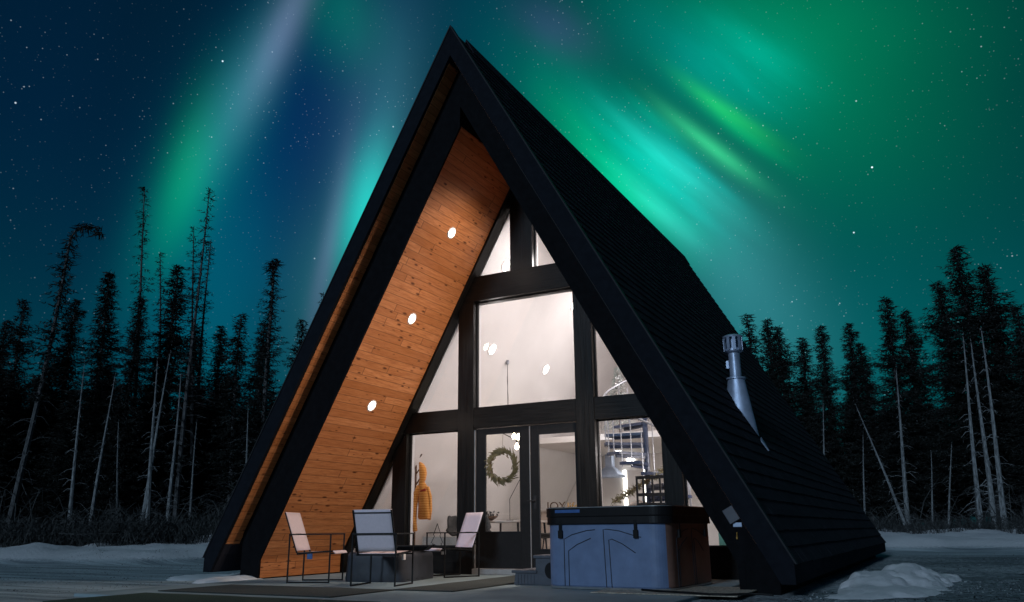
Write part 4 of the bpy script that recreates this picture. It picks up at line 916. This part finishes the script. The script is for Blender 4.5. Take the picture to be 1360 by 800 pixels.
for i, (x, y, top, dx, dy, kind) in enumerate(S_):
    left = x < -10; lab = 'pale bare dead trunk standing in front of the %s spruces' % ('left' if left else 'right')
    if kind == 'lean': lab = 'pale dead trunk leaning steeply to the left among the right spruces'
    plant('p', x, y, top, dx, dy, lab, 'dead tree', None if kind == 'lean' else 'pale dead trunks along the %s forest edge' % ('left' if left else 'right'), name='dead_tree', seed=i+60)
# rows further into the forest
FR = 'spruces deeper in the forest behind the cabin'
rng = random.Random(77); C0 = CP
cnt = 0
for (a0, a1, d0, d1, num, h0, h1) in ((-68,-34,35,40,62,4.5,7.2),(-68,-34,41,60,78,6.0,9.0),(-20,7,45,51,46,4.0,7.6),(-20,7,52,70,54,6,9.4),(-34,-20,44,60,12,6,8)):
    for i in range(num):
        a_ = R(a0 + (a1-a0)*(i+rng.random())/num); d = rng.uniform(d0, d1)
        if a0 == -20 and R(.2) < a_ < R(1.5) and d < 60: continue                                # the gap where sky shows through
        kind = rng.choice(['f','f','s','f','skinny','p'] if i % 4 == 0 else ['f','f','s','f'])
        h = rng.uniform(h0, h1)*(1 if kind != 'p' else .8)
        plant(kind, C0.x + math.sin(a_)*d, C0.y + math.cos(a_)*d, h, rng.uniform(-.25,.25), rng.uniform(-.25,.25),
              'dark spruce deeper in the forest, behind the front row of trunks' if kind != 'p' else 'dim dead trunk deeper in the forest, behind the front row', 'tree' if kind != 'p' else 'dead tree', FR if kind != 'p' else 'dead trunks deeper in the forest', name='spruce_tree' if kind != 'p' else 'dead_tree', seed=500+cnt, wide=1.75 if kind in 'fs' else 1.1)
        cnt += 1
# prototypes nobody used go away
for key, lst in PROTO.items():
    for k, (t, _) in enumerate(lst):
        if (key, k) not in used:
            for c in CH[(key, k)]: bpy.data.objects.remove(c)
            bpy.data.objects.remove(t)
# frosted brush and twigs at the foot of the trees
m = MB(); rng = random.Random(9)
def brush(a0, a1, d0, d1, num, hh):
    for i in range(num):
        a_ = R(rng.uniform(a0, a1)); d = rng.uniform(d0, d1); x = CP.x+math.sin(a_)*d; y = CP.y+math.cos(a_)*d
        if y < bank_front(x) + 2.0: continue
        z = gz(x, y); h = hh*rng.uniform(.3,1)*(.65+.5*MN.noise(Vector((x*.5, y*.5, 0))) + .2)
        p = Vector((x, y, z-.05)); d_ = Vector((rng.uniform(-.7,.7), rng.uniform(-.7,.7), 1)).normalized()*h
        w_ = Vector((rng.uniform(-1,1), rng.uniform(-1,1), 0)).normalized()*.014
        m.add([p-w_, p+w_, p+d_], [(0,1,2)])
        for k in range(5):
            b = p + d_*rng.uniform(.2,1); e_ = Vector((rng.uniform(-1,1), rng.uniform(-1,1), rng.uniform(-.3,.8)))*h*.35; w2 = e_.cross(Vector((0,0,1))).normalized()*.02
            m.add([b-w2, b+w2, b+e_], [(0,1,2)])
brush(-64,-36,27,38,13000,1.3); brush(-22,6,36,46,7000,.9)
for i in range(420):                                # arched and fallen frosted branches in the tangle
    a_ = R(rng.uniform(-64,-36) if i % 3 else rng.uniform(-22,6)); d = rng.uniform(28, 36) if i % 3 else rng.uniform(37, 44); x = CP.x+math.sin(a_)*d; y = CP.y+math.cos(a_)*d
    if y < bank_front(x) + 2: continue
    p = Vector((x, y, gz(x, y)+rng.uniform(0,.8)**2)); L0 = rng.uniform(.7,2.6); th = rng.uniform(0,6.283); rise = rng.uniform(-.1,.75); pts = []
    for k in range(7):
        q = k/6; pts.append(p + Vector((math.cos(th)*L0*q, math.sin(th)*L0*q, L0*rise*math.sin(q*rng.uniform(2.2,3.1)) + rng.uniform(-.04,.04))))
    m.tube(pts, [.020*(1-.8*k/6) for k in range(7)], 4, cap=False)
    for k in range(9):
        c = pts[rng.randrange(1,6)]; e_ = c + Vector((rng.uniform(-1,1), rng.uniform(-1,1), rng.uniform(-.6,.8)))*.35; m.tube([c, e_], [.008,.003], 3, cap=False)
tag(m.obj('undergrowth', M['brush']), 'tangle of frosted brush and twigs along the foot of the forest', 'undergrowth', kind='stuff')
